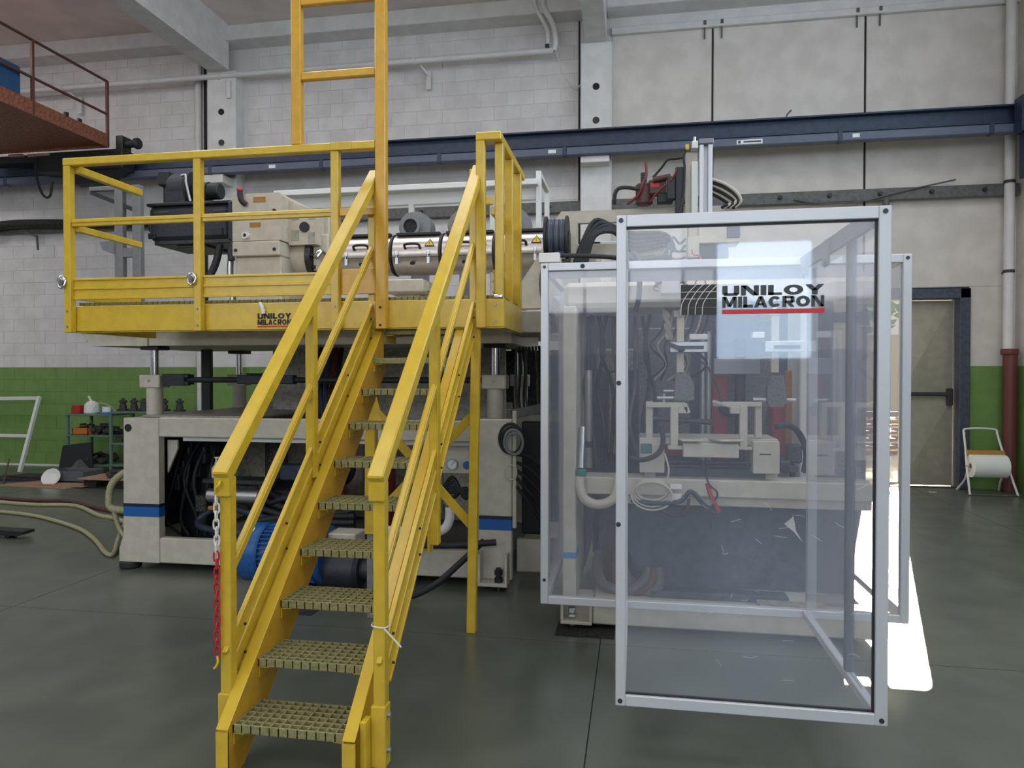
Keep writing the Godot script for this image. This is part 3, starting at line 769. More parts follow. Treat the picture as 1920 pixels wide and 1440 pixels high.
func yellow_stairs() -> void:
	var Y := M.yellow as Material
	var f := -4.30
	var t := thing("access_platform", "yellow steel work platform with guard rails and an upright ladder frame above the beige base", "platform", Vector3(-2.3, 1.88, -4.8))
	part(t, "fascia", g().span(Vector3(-3.80, 1.878, f - 0.03), Vector3(-0.79, 2.058, f - 0.004), 0.004).span(Vector3(-3.80, 1.878, f - 0.05), Vector3(-0.79, 1.886, f - 0.004)), Y)
	part(t, "fascia", g().span(Vector3(-0.815, 1.878, -5.0), Vector3(-0.79, 2.058, f - 0.03), 0.004), Y)
	part(t, "fascia", g().span(Vector3(-3.80, 1.878, -5.15), Vector3(-3.775, 2.058, f - 0.03), 0.004), Y)
	var gr := grate(Vector3(-2.295, 2.07, -4.76), Vector3(2.95, 0.03, 0.84), 0.04, 0.04)
	part(t, "deck_grating", gr, M.grating, "olive open grating deck")
	part(t, "deck_frame", g().span(Vector3(-3.77, 2.0, -5.15), Vector3(-0.82, 2.05, -5.11)).span(Vector3(-2.4, 1.9, -5.1), Vector3(-2.35, 2.054, -4.34)), Y)
	# posts
	for x in [-3.785, -2.82, -1.868]:
		part(t, "post", g().span(Vector3(x - 0.026, 1.876, f), Vector3(x + 0.026, 3.0, f + 0.05), 0.004), Y)
		for y in [1.915, 2.02]:
			part(t, "bolt", g().cyl(Vector3(x, y, f + 0.05), Vector3(x, y, f + 0.056), 0.008, 8), M.zinc)
	part(t, "top_rail", g().span(Vector3(-3.812, 2.998, f - 0.002), Vector3(-1.60, 3.05, f + 0.054), 0.006), Y)
	part(t, "mid_rail", g().span(Vector3(-3.76, 2.592, f + 0.008), Vector3(-2.846, 2.642, f + 0.034), 0.004).bar(Vector3(-3.76, 2.622, f + 0.036), Vector3(-2.846, 2.622, f + 0.036), 0.01, 0.01), Y)
	part(t, "mid_rail", g().span(Vector3(-2.794, 2.592, f + 0.008), Vector3(-1.895, 2.642, f + 0.034), 0.004).bar(Vector3(-2.794, 2.622, f + 0.036), Vector3(-1.895, 2.622, f + 0.036), 0.01, 0.01), Y)
	part(t, "mid_rail", g().span(Vector3(-1.842, 2.592, f + 0.008), Vector3(-1.60, 2.642, f + 0.034), 0.004), M.yellow_gold)
	part(t, "toe_board", ribbed(Vector3(-3.76, 2.17, f + 0.012), Vector3(-2.846, 2.17, f + 0.012), 0.14, Vector3.BACK), Y)
	part(t, "toe_board", ribbed(Vector3(-2.794, 2.17, f + 0.012), Vector3(-1.895, 2.17, f + 0.012), 0.14, Vector3.BACK), Y)
	part(t, "toe_board", g().span(Vector3(-1.842, 2.10, f + 0.004), Vector3(-1.60, 2.26, f + 0.016), 0.003), M.yellow_gold)
	part(t, "splice_plate", g().box(Vector3(-1.82, 3.024, f + 0.057), Vector3(0.14, 0.05, 0.006), 0.002), Y)
	# left end rails run back to the machine
	part(t, "end_rail", g().bar(Vector3(-3.75, 2.985, f), Vector3(-3.75, 2.985, -4.94), 0.045, 0.05, 0.004), Y)
	part(t, "end_rail", g().bar(Vector3(-3.75, 2.585, f), Vector3(-3.75, 2.585, -4.94), 0.03, 0.045, 0.004), Y)
	part(t, "end_toe_board", g().span(Vector3(-3.76, 2.10, -4.94), Vector3(-3.748, 2.24, f - 0.002), 0.003), Y)
	# upright ladder frame
	part(t, "ladder_stile", g().span(Vector3(-2.158, 3.05, f - 0.002), Vector3(-2.092, 4.9, f + 0.05), 0.006), M.yellow_gold)
	part(t, "ladder_stile", g().span(Vector3(-1.598, 1.876, f - 0.002), Vector3(-1.530, 4.9, f + 0.056), 0.006), M.yellow_gold)
	for y in [3.02, 3.482, 3.952, 4.42, 4.88]:
		part(t, "ladder_rung", g().span(Vector3(-2.094 if y > 3.1 else -1.78, y - 0.026, f + 0.004), Vector3(-1.597, y + 0.026, f + 0.044), 0.006), M.yellow_gold)
	for y in [1.90, 2.01]:
		part(t, "bolt", g().cyl(Vector3(-1.564, y, f + 0.056), Vector3(-1.564, y, f + 0.062), 0.008, 8), M.black)
	# right of the stair
	part(t, "post", g().span(Vector3(-0.957, 1.876, f - 0.002), Vector3(-0.903, 3.012, f + 0.05), 0.004), Y)
	part(t, "top_rail", g().span(Vector3(-0.957, 3.012, f - 0.05), Vector3(-0.80, 3.062, f + 0.052), 0.005), Y)
	part(t, "top_rail", g().bar(Vector3(-0.827, 3.037, f), Vector3(-0.827, 3.037, -5.2), 0.052, 0.05, 0.005), Y)
	for z in [-4.34, -4.68, -5.02]:
		part(t, "post", g().span(Vector3(-0.852, 2.06, z - 0.026), Vector3(-0.80, 3.012, z + 0.026), 0.004), Y)
	part(t, "end_rail", g().bar(Vector3(-0.865, 2.60, f - 0.02), Vector3(-0.865, 2.60, -5.2), 0.03, 0.05, 0.004).bar(Vector3(-0.93, 2.66, f - 0.005), Vector3(-0.86, 2.66, f - 0.02), 0.03, 0.05, 0.004), Y)
	part(t, "end_toe_board", ribbed(Vector3(-0.862, 2.17, f - 0.06), Vector3(-0.862, 2.17, -5.2), 0.14, Vector3.LEFT), Y)
	part(t, "end_clip", g().span(Vector3(-0.86, 2.06, -4.36), Vector3(-0.80, 2.085, -4.30), 0.006), M.chrome)
	for y in [1.92, 2.02]:
		part(t, "bolt", g().cyl(Vector3(-0.845, y, f - 0.004), Vector3(-0.845, y, f + 0.004), 0.008, 8), M.zinc)
	# legs and cross bracing
	part(t, "leg", g().bar(Vector3(-0.992, 0.0, -4.28), Vector3(-0.966, 2.0, -4.31), 0.055, 0.055, 0.005, Vector3.BACK), Y)
	part(t, "leg", g().bar(Vector3(-1.70, 0.55, -4.43), Vector3(-1.69, 1.9, -4.43), 0.07, 0.06, 0.005, Vector3.BACK), Y)
	part(t, "leg_foot", g().bar(Vector3(-1.70, 0.0, -4.43), Vector3(-1.70, 0.55, -4.43), 0.045, 0.045, 0.004, Vector3.BACK), M.grey_paint, "grey lower leg")
	part(t, "gusset", g().prism([Vector2(-1.735, 1.24), Vector2(-1.50, 1.24), Vector2(-1.62, 1.36), Vector2(-1.665, 1.52), Vector2(-1.735, 1.52)], Vector3(0, 0, -4.40), Vector3.RIGHT, Vector3.UP, Vector3(0, 0, 0.01)), Y)
	part(t, "brace", g().bar(Vector3(-1.0, 0.64, -4.34), Vector3(-1.66, 1.33, -4.395), 0.012, 0.055, 0.002, Vector3(0.7, 0.7, 0)), Y)
	part(t, "brace", g().bar(Vector3(-1.0, 1.335, -4.345), Vector3(-1.66, 0.67, -4.41), 0.012, 0.055, 0.002, Vector3(-0.7, 0.7, 0)), Y)
	block_letters(t, "UNILOY", Vector3(-2.423, 1.9535, f - 0.0045), 0.235, 0.036, 0.003, M.black_print)
	block_letters(t, "MILACRON", Vector3(-2.423, 1.913, f - 0.0045), 0.235, 0.036, 0.003, M.black_print)
	part(t, "red_line", g().span(Vector3(-2.423, 1.899, f - 0.004), Vector3(-2.188, 1.909, f - 0.0015)), M.red_print)
	var vh := solo("label_tag", g().tube([Vector3(-2.40, 2.055, f + 0.01), Vector3(-2.385, 2.03, f + 0.012), Vector3(-2.375, 1.985, f + 0.01)], 0.013, 7).box(Vector3(-2.375, 2.0, f + 0.01), Vector3(0.022, 0.03, 0.02), 0.004), M.white_plastic, "small white plastic tap hanging on the yellow fascia over the black lettering", "tap")
	for q in [[-3.815, "crumpled silver snap hook on the leftmost yellow post"], [-2.85, "crumpled silver snap hook on the second yellow post from the left"]]:
		var c := Vector3(q[0], 2.215, f + 0.06)
		var k := thing("snap_hook", q[1], "hook", c, "silver hooks on the guard posts")
		var ring := []
		for i in 8:
			ring.append(c + Vector3(cos(TAU * i / 8) * 0.026, sin(TAU * i / 8) * 0.038, 0.004 * (i % 2)))
		part(k, "ring", g().tube(ring, 0.009, 7, true, 3), M.chrome)
		part(k, "barrel", g().cyl(c + Vector3(-0.012, -0.012, 0), c + Vector3(0.02, 0.022, 0.012), 0.018, 10, 0.004), M.steel)
	# the stair
	var xl := -1.575
	var xr := -1.10
	var s := thing("staircase", "steep yellow steel staircase with olive grating treads and sloping handrails, in front of the machine", "staircase", Vector3(-1.33, 0, -2.6))
	var sl := 0.186 / 0.196
	var poly := [Vector2(2.555, 0.0), Vector2(2.555, 0.195), Vector2(4.335, 0.195 + 1.78 * sl), Vector2(4.335, 0.195 + 1.78 * sl - 0.30), Vector2(2.665, 0.0)]
	for q in [[xl, -1.0], [xr, 1.0]]:
		var x: float = q[0]
		var o: float = q[1]
		part(s, "stringer", g().prism(poly, Vector3(x, 0, 0), Vector3.FORWARD, Vector3.UP, Vector3(o * 0.008, 0, 0)), M.yellow_gold)
		part(s, "stringer_flange", g().bar(Vector3(x + o * 0.026, 0.193, -2.555), Vector3(x + o * 0.026, 0.193 + 1.78 * sl, -4.335), 0.052, 0.008, 0.002), Y)
		part(s, "stringer_flange", g().bar(Vector3(x + o * 0.026, 0.0, -2.67), Vector3(x + o * 0.026, 0.193 + 1.665 * sl - 0.19, -4.33), 0.052, 0.008, 0.002), Y)
		part(s, "stringer_end", g().span(Vector3(x + o * 0.026 - 0.026, 0.0, -2.562), Vector3(x + o * 0.026 + 0.026, 0.185, -2.554)), Y)
	part(s, "side_plate", g().span(Vector3(-1.047, 0.0, -2.66), Vector3(-1.022, 0.25, -2.60), 0.003), Y)
	for k in 10:
		var y := 0.207 + 0.186 * k
		var z := -2.585 - 0.196 * k
		var c := Vector3((xl + xr) / 2, y - 0.018, z - 0.115)
		var tr := part(s, "tread", grate(c, Vector3(xr - xl - 0.004, 0.036, 0.23), 0.0395, 0.038), M.grating)
		part(tr, "nosing", g().box(c + Vector3(0, 0, 0.111), Vector3(xr - xl - 0.004, 0.034, 0.006), 0.002), M.grating)
		var br := g()
		for q in [[xl + 0.001, 1.0], [xr - 0.001, -1.0]]:
			br.span(Vector3(q[0], y - 0.042, z - 0.21), Vector3(q[0] + q[1] * 0.05, y - 0.037, z - 0.005), 0.001)
			br.span(Vector3(q[0], y - 0.085, z - 0.21), Vector3(q[0] + q[1] * 0.005, y - 0.042, z - 0.005), 0.001)
			br.cyl(Vector3(q[0], y - 0.065, z - 0.1), Vector3(q[0] + q[1] * 0.012, y - 0.065, z - 0.1), 0.008, 8)
		part(tr, "tread_bracket", br, Y)
	for q in [[-1.648, xl - 0.052, -1.0, 0.075], [-0.990, xr + 0.052, 1.0, 0.045]]:
		var x: float = q[0]
		var o: float = q[2]
		# newel with its bolted shoe
		part(s, "newel_post", g().span(Vector3(x - 0.024, 0.26, -2.71), Vector3(x + 0.024, 1.175, -2.66), 0.004), Y)
		part(s, "newel_shoe", g().span(Vector3(x - 0.032, q[3], -2.715), Vector3(x + 0.028, 0.29, -2.652), 0.004), Y)
		for y in [0.10, 0.24]:
			part(s, "bolt", g().cyl(Vector3(x + 0.028, y + 0.01, -2.68), Vector3(x + 0.042, y + 0.01, -2.68), 0.011, 8), M.zinc)
		var a := Vector3(x, 1.178, -2.635)
		var b := Vector3(x + (0.012 if o < 0 else 0.028), 2.872, -4.36)
		part(s, "handrail", g().bar(a, b, 0.068, 0.06, 0.006), Y)
		part(s, "rail_cap", g().span(Vector3(x - 0.034, 1.10, -2.66), Vector3(x + 0.034, 1.185, -2.636), 0.004), Y)
		part(s, "mid_rail", g().bar(Vector3(x, 0.79, -2.70), Vector3(x, 2.46, -4.40), 0.022, 0.05, 0.004).bar(Vector3(x, 0.805, -2.70), Vector3(x, 2.475, -4.40), 0.034, 0.014, 0.003), Y)
		var d := Vector3(0, sl, -1).normalized()
		part(s, "toe_board", ribbed(Vector3(x + o * 0.0, 0.405, -2.70), Vector3(x, 0.405 + 1.66 * sl, -4.36), 0.17, Vector3(1, 0, 0)), Y)
		part(s, "baluster", g().span(Vector3(x - 0.024, 0.74 if o > 0 else 1.06, -3.485), Vector3(x + 0.024, 1.98, -3.435), 0.004), Y)
		part(s, "baluster", g().span(Vector3(x - 0.022, 1.74, -4.36), Vector3(x + 0.022, 2.86, -4.312), 0.004), Y)
		part(s, "bracket_plate", g().span(Vector3(x - 0.03, 0.70 if o > 0 else 0.9, -3.50), Vector3(x - 0.024 + 0.004, 0.98, -3.42), 0.002), Y)
		for k in 5:
			var u := 0.08 + 0.37 * k
			for h in [0.46, 0.34]:
				part(s, "bolt", g().cyl(Vector3(x + 0.014, h + u * sl, -2.70 - u), Vector3(x + 0.022, h + u * sl, -2.70 - u), 0.006, 6), M.black)
	# barrier chain, links one by one, and a cable tie
	var ch := thing("barrier_chain", "red and white plastic barrier chain hanging down the left newel of the staircase", "chain", Vector3(-1.69, 1.14, -2.64))
	var link := g()
	var pts := []
	for p in [[0.0, 0.021], [0.009, 0.014], [0.009, -0.014], [0.0, -0.021], [-0.009, -0.014], [-0.009, 0.014]]:
		pts.append(Vector3(p[0], p[1], 0))
	var lm := link.tube(pts, 0.0036, 6, true, 3).mesh()
	part(ch, "hook", g().tube([Vector3(-1.648, 1.165, -2.63), Vector3(-1.648, 1.15, -2.618), Vector3(-1.662, 1.135, -2.622), Vector3(-1.668, 1.115, -2.635), Vector3(-1.672, 1.10, -2.64)], 0.005, 6), M.sticker_yellow, "yellow hook")
	for i in 20:
		var y := 1.085 - i * 0.0325
		var o := show_mesh("link", lm, M.white_plastic if i < 7 else M.red_plastic, ch)
		o.position = Vector3(-1.672 + 0.0015 * sin(i * 1.7), y, -2.640) - (base_of[ch] as Vector3)
		o.rotation.y = 0.35 if i % 2 else PI / 2 + 0.2
	part(ch, "tail_hook", g().tube([Vector3(-1.672, 0.450, -2.64), Vector3(-1.666, 0.430, -2.635), Vector3(-1.674, 0.410, -2.635), Vector3(-1.684, 0.40, -2.635)], 0.005, 6), M.sticker_yellow)
	var zt := thing("cable_tie", "white cable tie knotted round the right newel of the staircase", "cable tie", Vector3(-0.99, 0.6, -2.68))
	var loop := []
	for p in [[-0.027, 0.03], [0.027, 0.03], [0.027, -0.028], [-0.027, -0.028]]:
		loop.append(Vector3(-0.99 + p[0], 0.605 - p[0] * 0.1, -2.685 + p[1]))
	part(zt, "band", g().tube(loop, 0.003, 5, true, 3), M.white_plastic)
	part(zt, "tail", g().bar(Vector3(-0.965, 0.60, -2.652), Vector3(-0.885, 0.545, -2.62), 0.003, 0.006), M.white_plastic)

const GLYPH := {   # heavy wide capitals as boxes [x0, y0, x1, y1] and slanted strokes [x at foot, x at head, width]
	"U": [1.15, [[0, 0.12, 0.36, 1], [0.79, 0.12, 1.15, 1], [0.12, 0, 1.03, 0.26]], []],
	"N": [1.2, [[0, 0, 0.33, 1], [0.87, 0, 1.2, 1]], [[0.78, 0.0, 0.42]]],
	"I": [0.38, [[0, 0, 0.38, 1]], []],
	"L": [0.92, [[0, 0, 0.37, 1], [0, 0, 0.92, 0.26]], []],
	"O": [1.3, [], []],
	"Y": [1.25, [[0.44, 0, 0.81, 0.5]], [[0.42, 0.0, 0.40, 0.42], [0.43, 0.85, 0.40, 0.42]]],
	"M": [1.4, [[0, 0, 0.33, 1], [1.07, 0, 1.4, 1]], [[0.53, 0.05, 0.34, 0.1], [0.53, 1.01, 0.34, 0.1]]],
	"A": [1.25, [[0.34, 0.18, 0.92, 0.38]], [[0.0, 0.43, 0.36], [0.89, 0.46, 0.36]]],
	"C": [1.2, [], []],
	"R": [1.15, [[0, 0, 0.36, 1], [0.2, 0.78, 0.98, 1], [0.2, 0.36, 0.98, 0.58], [0.76, 0.42, 1.12, 0.94]], [[0.74, 0.4, 0.40, 0.0, 0.4]]],
}

func block_letters(t: Node3D, words: String, at: Vector3, width: float, height: float, depth: float, m: Material) -> void:
	var total := -0.12
	for ch in words:
		total += GLYPH[ch][0] + 0.12
	var k := width / total
	var x := at.x
	for ch in words:
		var d: Array = GLYPH[ch]
		var q := g()
		var u := Vector3(k, 0, 0)
		var w := Vector3(0, height, 0)
		var o := Vector3(x, at.y, at.z)
		var dz := Vector3(0, 0, depth)
		for b in d[1]:
			q.prism([Vector2(b[0], b[1]), Vector2(b[2], b[1]), Vector2(b[2], b[3]), Vector2(b[0], b[3])], o, u, w, dz)
		for b in d[2]:
			var y0: float = b[3] if b.size() > 3 else 0.0
			var y1: float = b[4] if b.size() > 4 else 1.0
			q.prism([Vector2(b[0], y0), Vector2(b[0] + b[2], y0), Vector2(b[1] + b[2], y1), Vector2(b[1], y1)], o, u, w, dz)
		if ch == "O" or ch == "C":
			for i in 20:
				if ch == "C" and (i < 2 or i > 17):
					continue
				var a0 := TAU * i / 20.0
				var a1 := TAU * (i + 1) / 20.0
				var c := Vector2(d[0] * 0.5, 0.5)
				var ro := Vector2(d[0] * 0.5, 0.5)
				var ri := Vector2(d[0] * 0.5 - 0.38, 0.24)
				q.prism([c + ro * Vector2.from_angle(a0), c + ro * Vector2.from_angle(a1), c + ri * Vector2.from_angle(a1), c + ri * Vector2.from_angle(a0)], o, u, w, dz)
		mass(t, "letter", q, m, false)
		x += k * (d[0] + 0.12)

func hose(pts: Array, r: float, m: String, label: String, group := "", called := "hose") -> MeshInstance3D:
	return solo(called, g().tube(pts, r, 8), M[m], label, "hose" if called == "hose" else "cable", group)

func machine() -> void:
	var B := M.beige as Material
	# ---- base frame
	var b := thing("machine_base", "heavy beige machine base frame with blue stripe, open at the front, behind the stair", "machine base", Vector3(-2.5, 0.03, -6.0))
	part(b, "front_post", g().prism([Vector2(-4.115, 1.235), Vector2(-3.80, 1.235), Vector2(-3.80, 0.06), Vector2(-4.165, 0.06), Vector2(-4.165, 0.16), Vector2(-4.125, 0.28)], Vector3(0, 0, -5.27), Vector3.RIGHT, Vector3.UP, Vector3(0, 0, 0.07)), B)
	part(b, "top_beam", g().span(Vector3(-3.80, 1.085, -5.27), Vector3(-1.155, 1.242, -5.2), 0.008), B)
	part(b, "top_lip", g().span(Vector3(-3.62, 1.05, -5.30), Vector3(-1.155, 1.085, -5.25), 0.003), M.white_frame, "pale strip under the top beam")
	part(b, "bottom_beam", g().span(Vector3(-3.80, 0.06, -5.27), Vector3(-1.155, 0.265, -5.2), 0.008), B)
	part(b, "front_post", g().span(Vector3(-1.155, 0.06, -5.28), Vector3(-0.90, 1.258, -5.2), 0.008), B)
	part(b, "bottom_beam", g().span(Vector3(-0.90, 0.065, -5.5), Vector3(-0.36, 0.32, -5.42), 0.008), B)
	part(b, "side_beam", g().span(Vector3(-4.10, 1.08, -7.0), Vector3(-4.02, 1.235, -5.27)).span(Vector3(-4.10, 0.06, -7.0), Vector3(-4.02, 0.27, -5.27)), B)
	part(b, "rear_post", g().span(Vector3(-4.10, 0.06, -7.1), Vector3(-3.80, 1.235, -7.0)).span(Vector3(-1.155, 0.06, -7.1), Vector3(-0.9, 1.235, -7.0)), B)
	part(b, "rear_beam", g().span(Vector3(-3.80, 1.10, -7.1), Vector3(-1.155, 1.235, -7.0)).span(Vector3(-3.80, 0.06, -7.1), Vector3(-1.155, 0.27, -7.0)), B)
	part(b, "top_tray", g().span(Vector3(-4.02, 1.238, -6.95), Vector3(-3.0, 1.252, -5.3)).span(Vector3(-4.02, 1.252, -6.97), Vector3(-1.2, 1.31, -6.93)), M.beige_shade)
	part(b, "floor_pan", g().span(Vector3(-4.0, 0.10, -6.98), Vector3(-1.0, 0.12, -5.27)), M.junk_dark)
	for q in [[-4.13, -3.80], [-1.155, -0.899]]:
		var xa: float = q[0]
		var xb: float = q[1]
		part(b, "blue_stripe", g().span(Vector3(xa + 0.008, 0.432, -5.2005), Vector3(xb - 0.0, 0.512, -5.197)).span(Vector3(xb - 0.002, 0.432, -5.27), Vector3(xb + 0.002, 0.512, -5.197)), M.blue_stripe, "blue stripe")
		part(b, "navy_stripe", g().span(Vector3(xa + 0.008, 0.512, -5.2005), Vector3(xb, 0.538, -5.197)).span(Vector3(xb - 0.002, 0.512, -5.27), Vector3(xb + 0.002, 0.538, -5.197)), M.navy_stripe, "thin navy stripe")
	part(b, "lifting_hole", g().pipe(Vector3(-4.075, 1.155, -5.201), Vector3(-4.075, 1.155, -5.196), 0.032, 0.026, 16).cyl(Vector3(-4.075, 1.155, -5.201), Vector3(-4.075, 1.155, -5.198), 0.026, 16), M.black)
	for x in [-4.10, -1.03]:
		part(b, "foot_pad", g().cyl(Vector3(x, 0.0, -5.25), Vector3(x, 0.06, -5.25), 0.085, 18, 0.012), M.rubber)
	part(b, "levelling_foot", g().span(Vector3(-1.135, 0.04, -5.2), Vector3(-0.915, 0.065, -5.08), 0.004).span(Vector3(-1.135, 0.065, -5.2), Vector3(-1.115, 0.275, -5.085), 0.003).span(Vector3(-0.935, 0.065, -5.2), Vector3(-0.915, 0.275, -5.085), 0.003), B)
	part(b, "levelling_bolt", g().cyl(Vector3(-0.985, 0.0, -5.13), Vector3(-0.985, 0.17, -5.13), 0.02, 10).cyl(Vector3(-0.985, 0.065, -5.13), Vector3(-0.985, 0.10, -5.13), 0.032, 6).cyl(Vector3(-0.985, 0.12, -5.13), Vector3(-0.985, 0.155, -5.13), 0.032, 6), M.black)
	part(b, "edge_strip", g().span(Vector3(-0.895, 0.45, -5.24), Vector3(-0.865, 1.32, -5.2), 0.004), B)
	part(b, "inner_gusset", g().prism([Vector2(-3.80, 1.05), Vector2(-3.71, 1.05), Vector2(-3.71, 0.98), Vector2(-3.80, 0.78)], Vector3(0, 0, -5.33), Vector3.RIGHT, Vector3.UP, Vector3(0, 0, 0.02)), B)
	part(b, "side_panel", g().span(Vector3(-4.02, 0.27, -6.1), Vector3(-4.0, 1.08, -5.28)), M.black)
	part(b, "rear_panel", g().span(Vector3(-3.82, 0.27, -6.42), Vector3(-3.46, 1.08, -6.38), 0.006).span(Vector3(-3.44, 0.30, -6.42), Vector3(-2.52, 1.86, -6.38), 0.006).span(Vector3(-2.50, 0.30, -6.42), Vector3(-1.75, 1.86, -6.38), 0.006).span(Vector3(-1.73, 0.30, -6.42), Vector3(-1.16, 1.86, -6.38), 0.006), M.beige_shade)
	part(b, "rear_panel", g().span(Vector3(-1.50, 1.24, -7.15), Vector3(-0.30, 1.83, -7.10), 0.006), M.junk_dark)  # added dark plate, standing in for the shade behind the right jacks
	part(b, "gauge_panel", g().span(Vector3(-1.47, 0.83, -5.36), Vector3(-1.16, 1.08, -5.33), 0.004), B)
	var ga := part(b, "pressure_gauge", g().lathe(Vector3(-1.385, 0.90, -5.33), Vector3.BACK, [[0.0, 0.0], [0.0, 0.044], [0.03, 0.044], [0.03, 0.037], [0.022, 0.036], [0.022, 0.0]], 22), M.steel, "round steel pressure gauge")
	part(ga, "dial", g().cyl(Vector3(-1.385, 0.90, -5.309), Vector3(-1.385, 0.90, -5.306), 0.036, 20), M.paper)
	part(ga, "needle", g().bar(Vector3(-1.385, 0.895, -5.304), Vector3(-1.365, 0.925, -5.304), 0.004, 0.002), M.black)
	part(b, "blue_knob", g().cyl(Vector3(-1.265, 0.897, -5.33), Vector3(-1.265, 0.897, -5.29), 0.03, 14, 0.005), M.blue_stripe, "blue regulator knob")
	# ---- what stands in the base
	var hu := thing("hydraulic_unit", "dark oily valve block with pipes inside the left bay of the beige base", "valve unit", Vector3(-3.4, 0.12, -5.9))
	part(hu, "manifold", g().span(Vector3(-3.98, 0.12, -6.05), Vector3(-3.66, 1.0, -5.72), 0.02), M.black)
	part(hu, "manifold", g().span(Vector3(-3.30, 0.12, -6.4), Vector3(-2.75, 0.62, -5.65), 0.02), M.black)
	for i in 7:
		var c := Vector3(-3.94 + 0.05 * i, 0.62 + 0.12 * (i % 3), -5.67)
		part(hu, "valve", g().box(c, Vector3(0.05, 0.09, 0.1), 0.008).cyl(c + Vector3(0, 0.04, 0.02), c + Vector3(0, 0.10, 0.02), 0.02, 10, 0.004), M.dark_steel)
	for i in 5:
		var x := -3.94 + 0.08 * i
		part(hu, "riser_pipe", g().tube([Vector3(x, 0.9, -5.75), Vector3(x + 0.02, 1.0, -5.7), Vector3(x + 0.06 * sin(i * 2.0), 0.7, -5.6 + 0.02 * i), Vector3(x - 0.07 * cos(i * 1.4), 0.35, -5.58), Vector3(x + 0.05, 0.2, -5.6)], 0.012 + 0.004 * (i % 2), 7), M.rubber)
	part(hu, "valve_body", g().cyl(Vector3(-3.35, 0.62, -5.55), Vector3(-3.1, 0.62, -5.55), 0.07, 14, 0.01).box(Vector3(-3.6, 0.5, -5.5), Vector3(0.1, 0.14, 0.1), 0.01), M.cast_grey)
	part(hu, "brass_fitting", g().cyl(Vector3(-3.52, 0.47, -5.45), Vector3(-3.42, 0.47, -5.45), 0.02, 8).cyl(Vector3(-3.47, 0.47, -5.45), Vector3(-3.47, 0.55, -5.45), 0.012, 8), M.ochre, "brass fitting")
	part(hu, "tank", g().cyl(Vector3(-3.2, 0.64, -6.0), Vector3(-3.2, 1.02, -6.0), 0.10, 18, 0.02), M.ochre.duplicate() if false else M.cast_grey)
	var pl := thing("pump_block", "grey steel pump block below the spray bottle inside the beige base", "pump", Vector3(-3.3, 0.6, -5.45))
	part(pl, "ledge", g().span(Vector3(-3.55, 0.685, -5.62), Vector3(-2.95, 0.72, -5.40), 0.005), M.dark_steel)
	part(pl, "roller", g().cyl(Vector3(-3.52, 0.58, -5.45), Vector3(-3.05, 0.58, -5.45), 0.06, 16, 0.01), M.steel)
	part(pl, "bracket", g().span(Vector3(-3.5, 0.12, -5.56), Vector3(-3.46, 0.69, -5.5)).span(Vector3(-3.1, 0.12, -5.56), Vector3(-3.06, 0.69, -5.5)), M.dark_steel)
	var bo := thing("spray_bottle", "small white pump bottle standing inside the base beside the left newel", "bottle", Vector3(-3.48, 0.72, -5.5))
	part(bo, "body", g().lathe(Vector3(-3.48, 0.72, -5.5), Vector3.UP, [[0.0, 0.0], [0.0, 0.036], [0.008, 0.04], [0.075, 0.04], [0.10, 0.025], [0.112, 0.014], [0.13, 0.014], [0.13, 0.0]], 16), M.white_plastic)
	part(bo, "pump_head", g().cyl(Vector3(-3.48, 0.85, -5.5), Vector3(-3.48, 0.885, -5.5), 0.008, 8).box(Vector3(-3.47, 0.888, -5.5), Vector3(0.05, 0.014, 0.018), 0.003), M.white_plastic)
	for k in 4:
		var r := 0.03 - 0.003 * (k % 2)
		var o := Vector3(0.03 * k, 0.035 * k, -0.05 * k)
		hose([Vector3(-2.3, 0.44, -5.48) + o, Vector3(-2.8, 0.38, -5.42) + o, Vector3(-3.4, 0.47 + 0.02 * k, -5.50) + o, Vector3(-3.62, 0.36, -5.46) + o * 0.5, Vector3(-3.45, 0.31, -5.36), Vector3(-2.9, 0.30 + 0.03 * k, -5.34) + o * 0.3, Vector3(-2.2, 0.31 + 0.05 * k, -5.38)], r, "rubber_blue" if k == 0 else "rubber", "thick hydraulic hose looped on the sill of the beige base, %s from the front" % ORD[k], "hoses on the base sill")
	for k in 5:
		var o := Vector3(0.035 * k, 0.0, -0.03 * k)
		hose([Vector3(-2.72, 1.82, -5.9) + o, Vector3(-2.70, 1.5, -5.75) + o, Vector3(-2.62, 1.25, -5.6) + o, Vector3(-2.50, 0.95, -5.55) + o, Vector3(-2.50, 0.75, -5.6) + o, Vector3(-2.70, 0.60, -5.7) + o, Vector3(-3.0, 0.52 + 0.02 * k, -5.5) + o], 0.022, ["rubber", "rubber_blue", "rubber_blue", "dark_red", "rubber"][k], ["black hose curving down behind the left handrail", "slim blue-black hose beside the black hose curving behind the left handrail", "second blue-black hose in the curved bundle behind the left handrail", "dark red hose in the curved bundle behind the left handrail", "rearmost black hose in the curved bundle behind the left handrail"][k])
	var bm := thing("junction_box", "blue junction block beyond the sloping rails inside the beige base", "junction box", Vector3(-2.78, 0.70, -5.6))
	part(bm, "box", g().span(Vector3(-2.95, 0.70, -5.7), Vector3(-2.72, 0.83, -5.58), 0.008), M.navy)
	part(bm, "socket", g().cyl(Vector3(-2.6, 0.80, -5.62), Vector3(-2.6, 0.80, -5.56), 0.04, 14, 0.006).cyl(Vector3(-2.45, 0.80, -5.62), Vector3(-2.45, 0.80, -5.56), 0.035, 14, 0.006).span(Vector3(-2.72, 0.68, -5.7), Vector3(-2.4, 0.72, -5.56), 0.006), M.black)
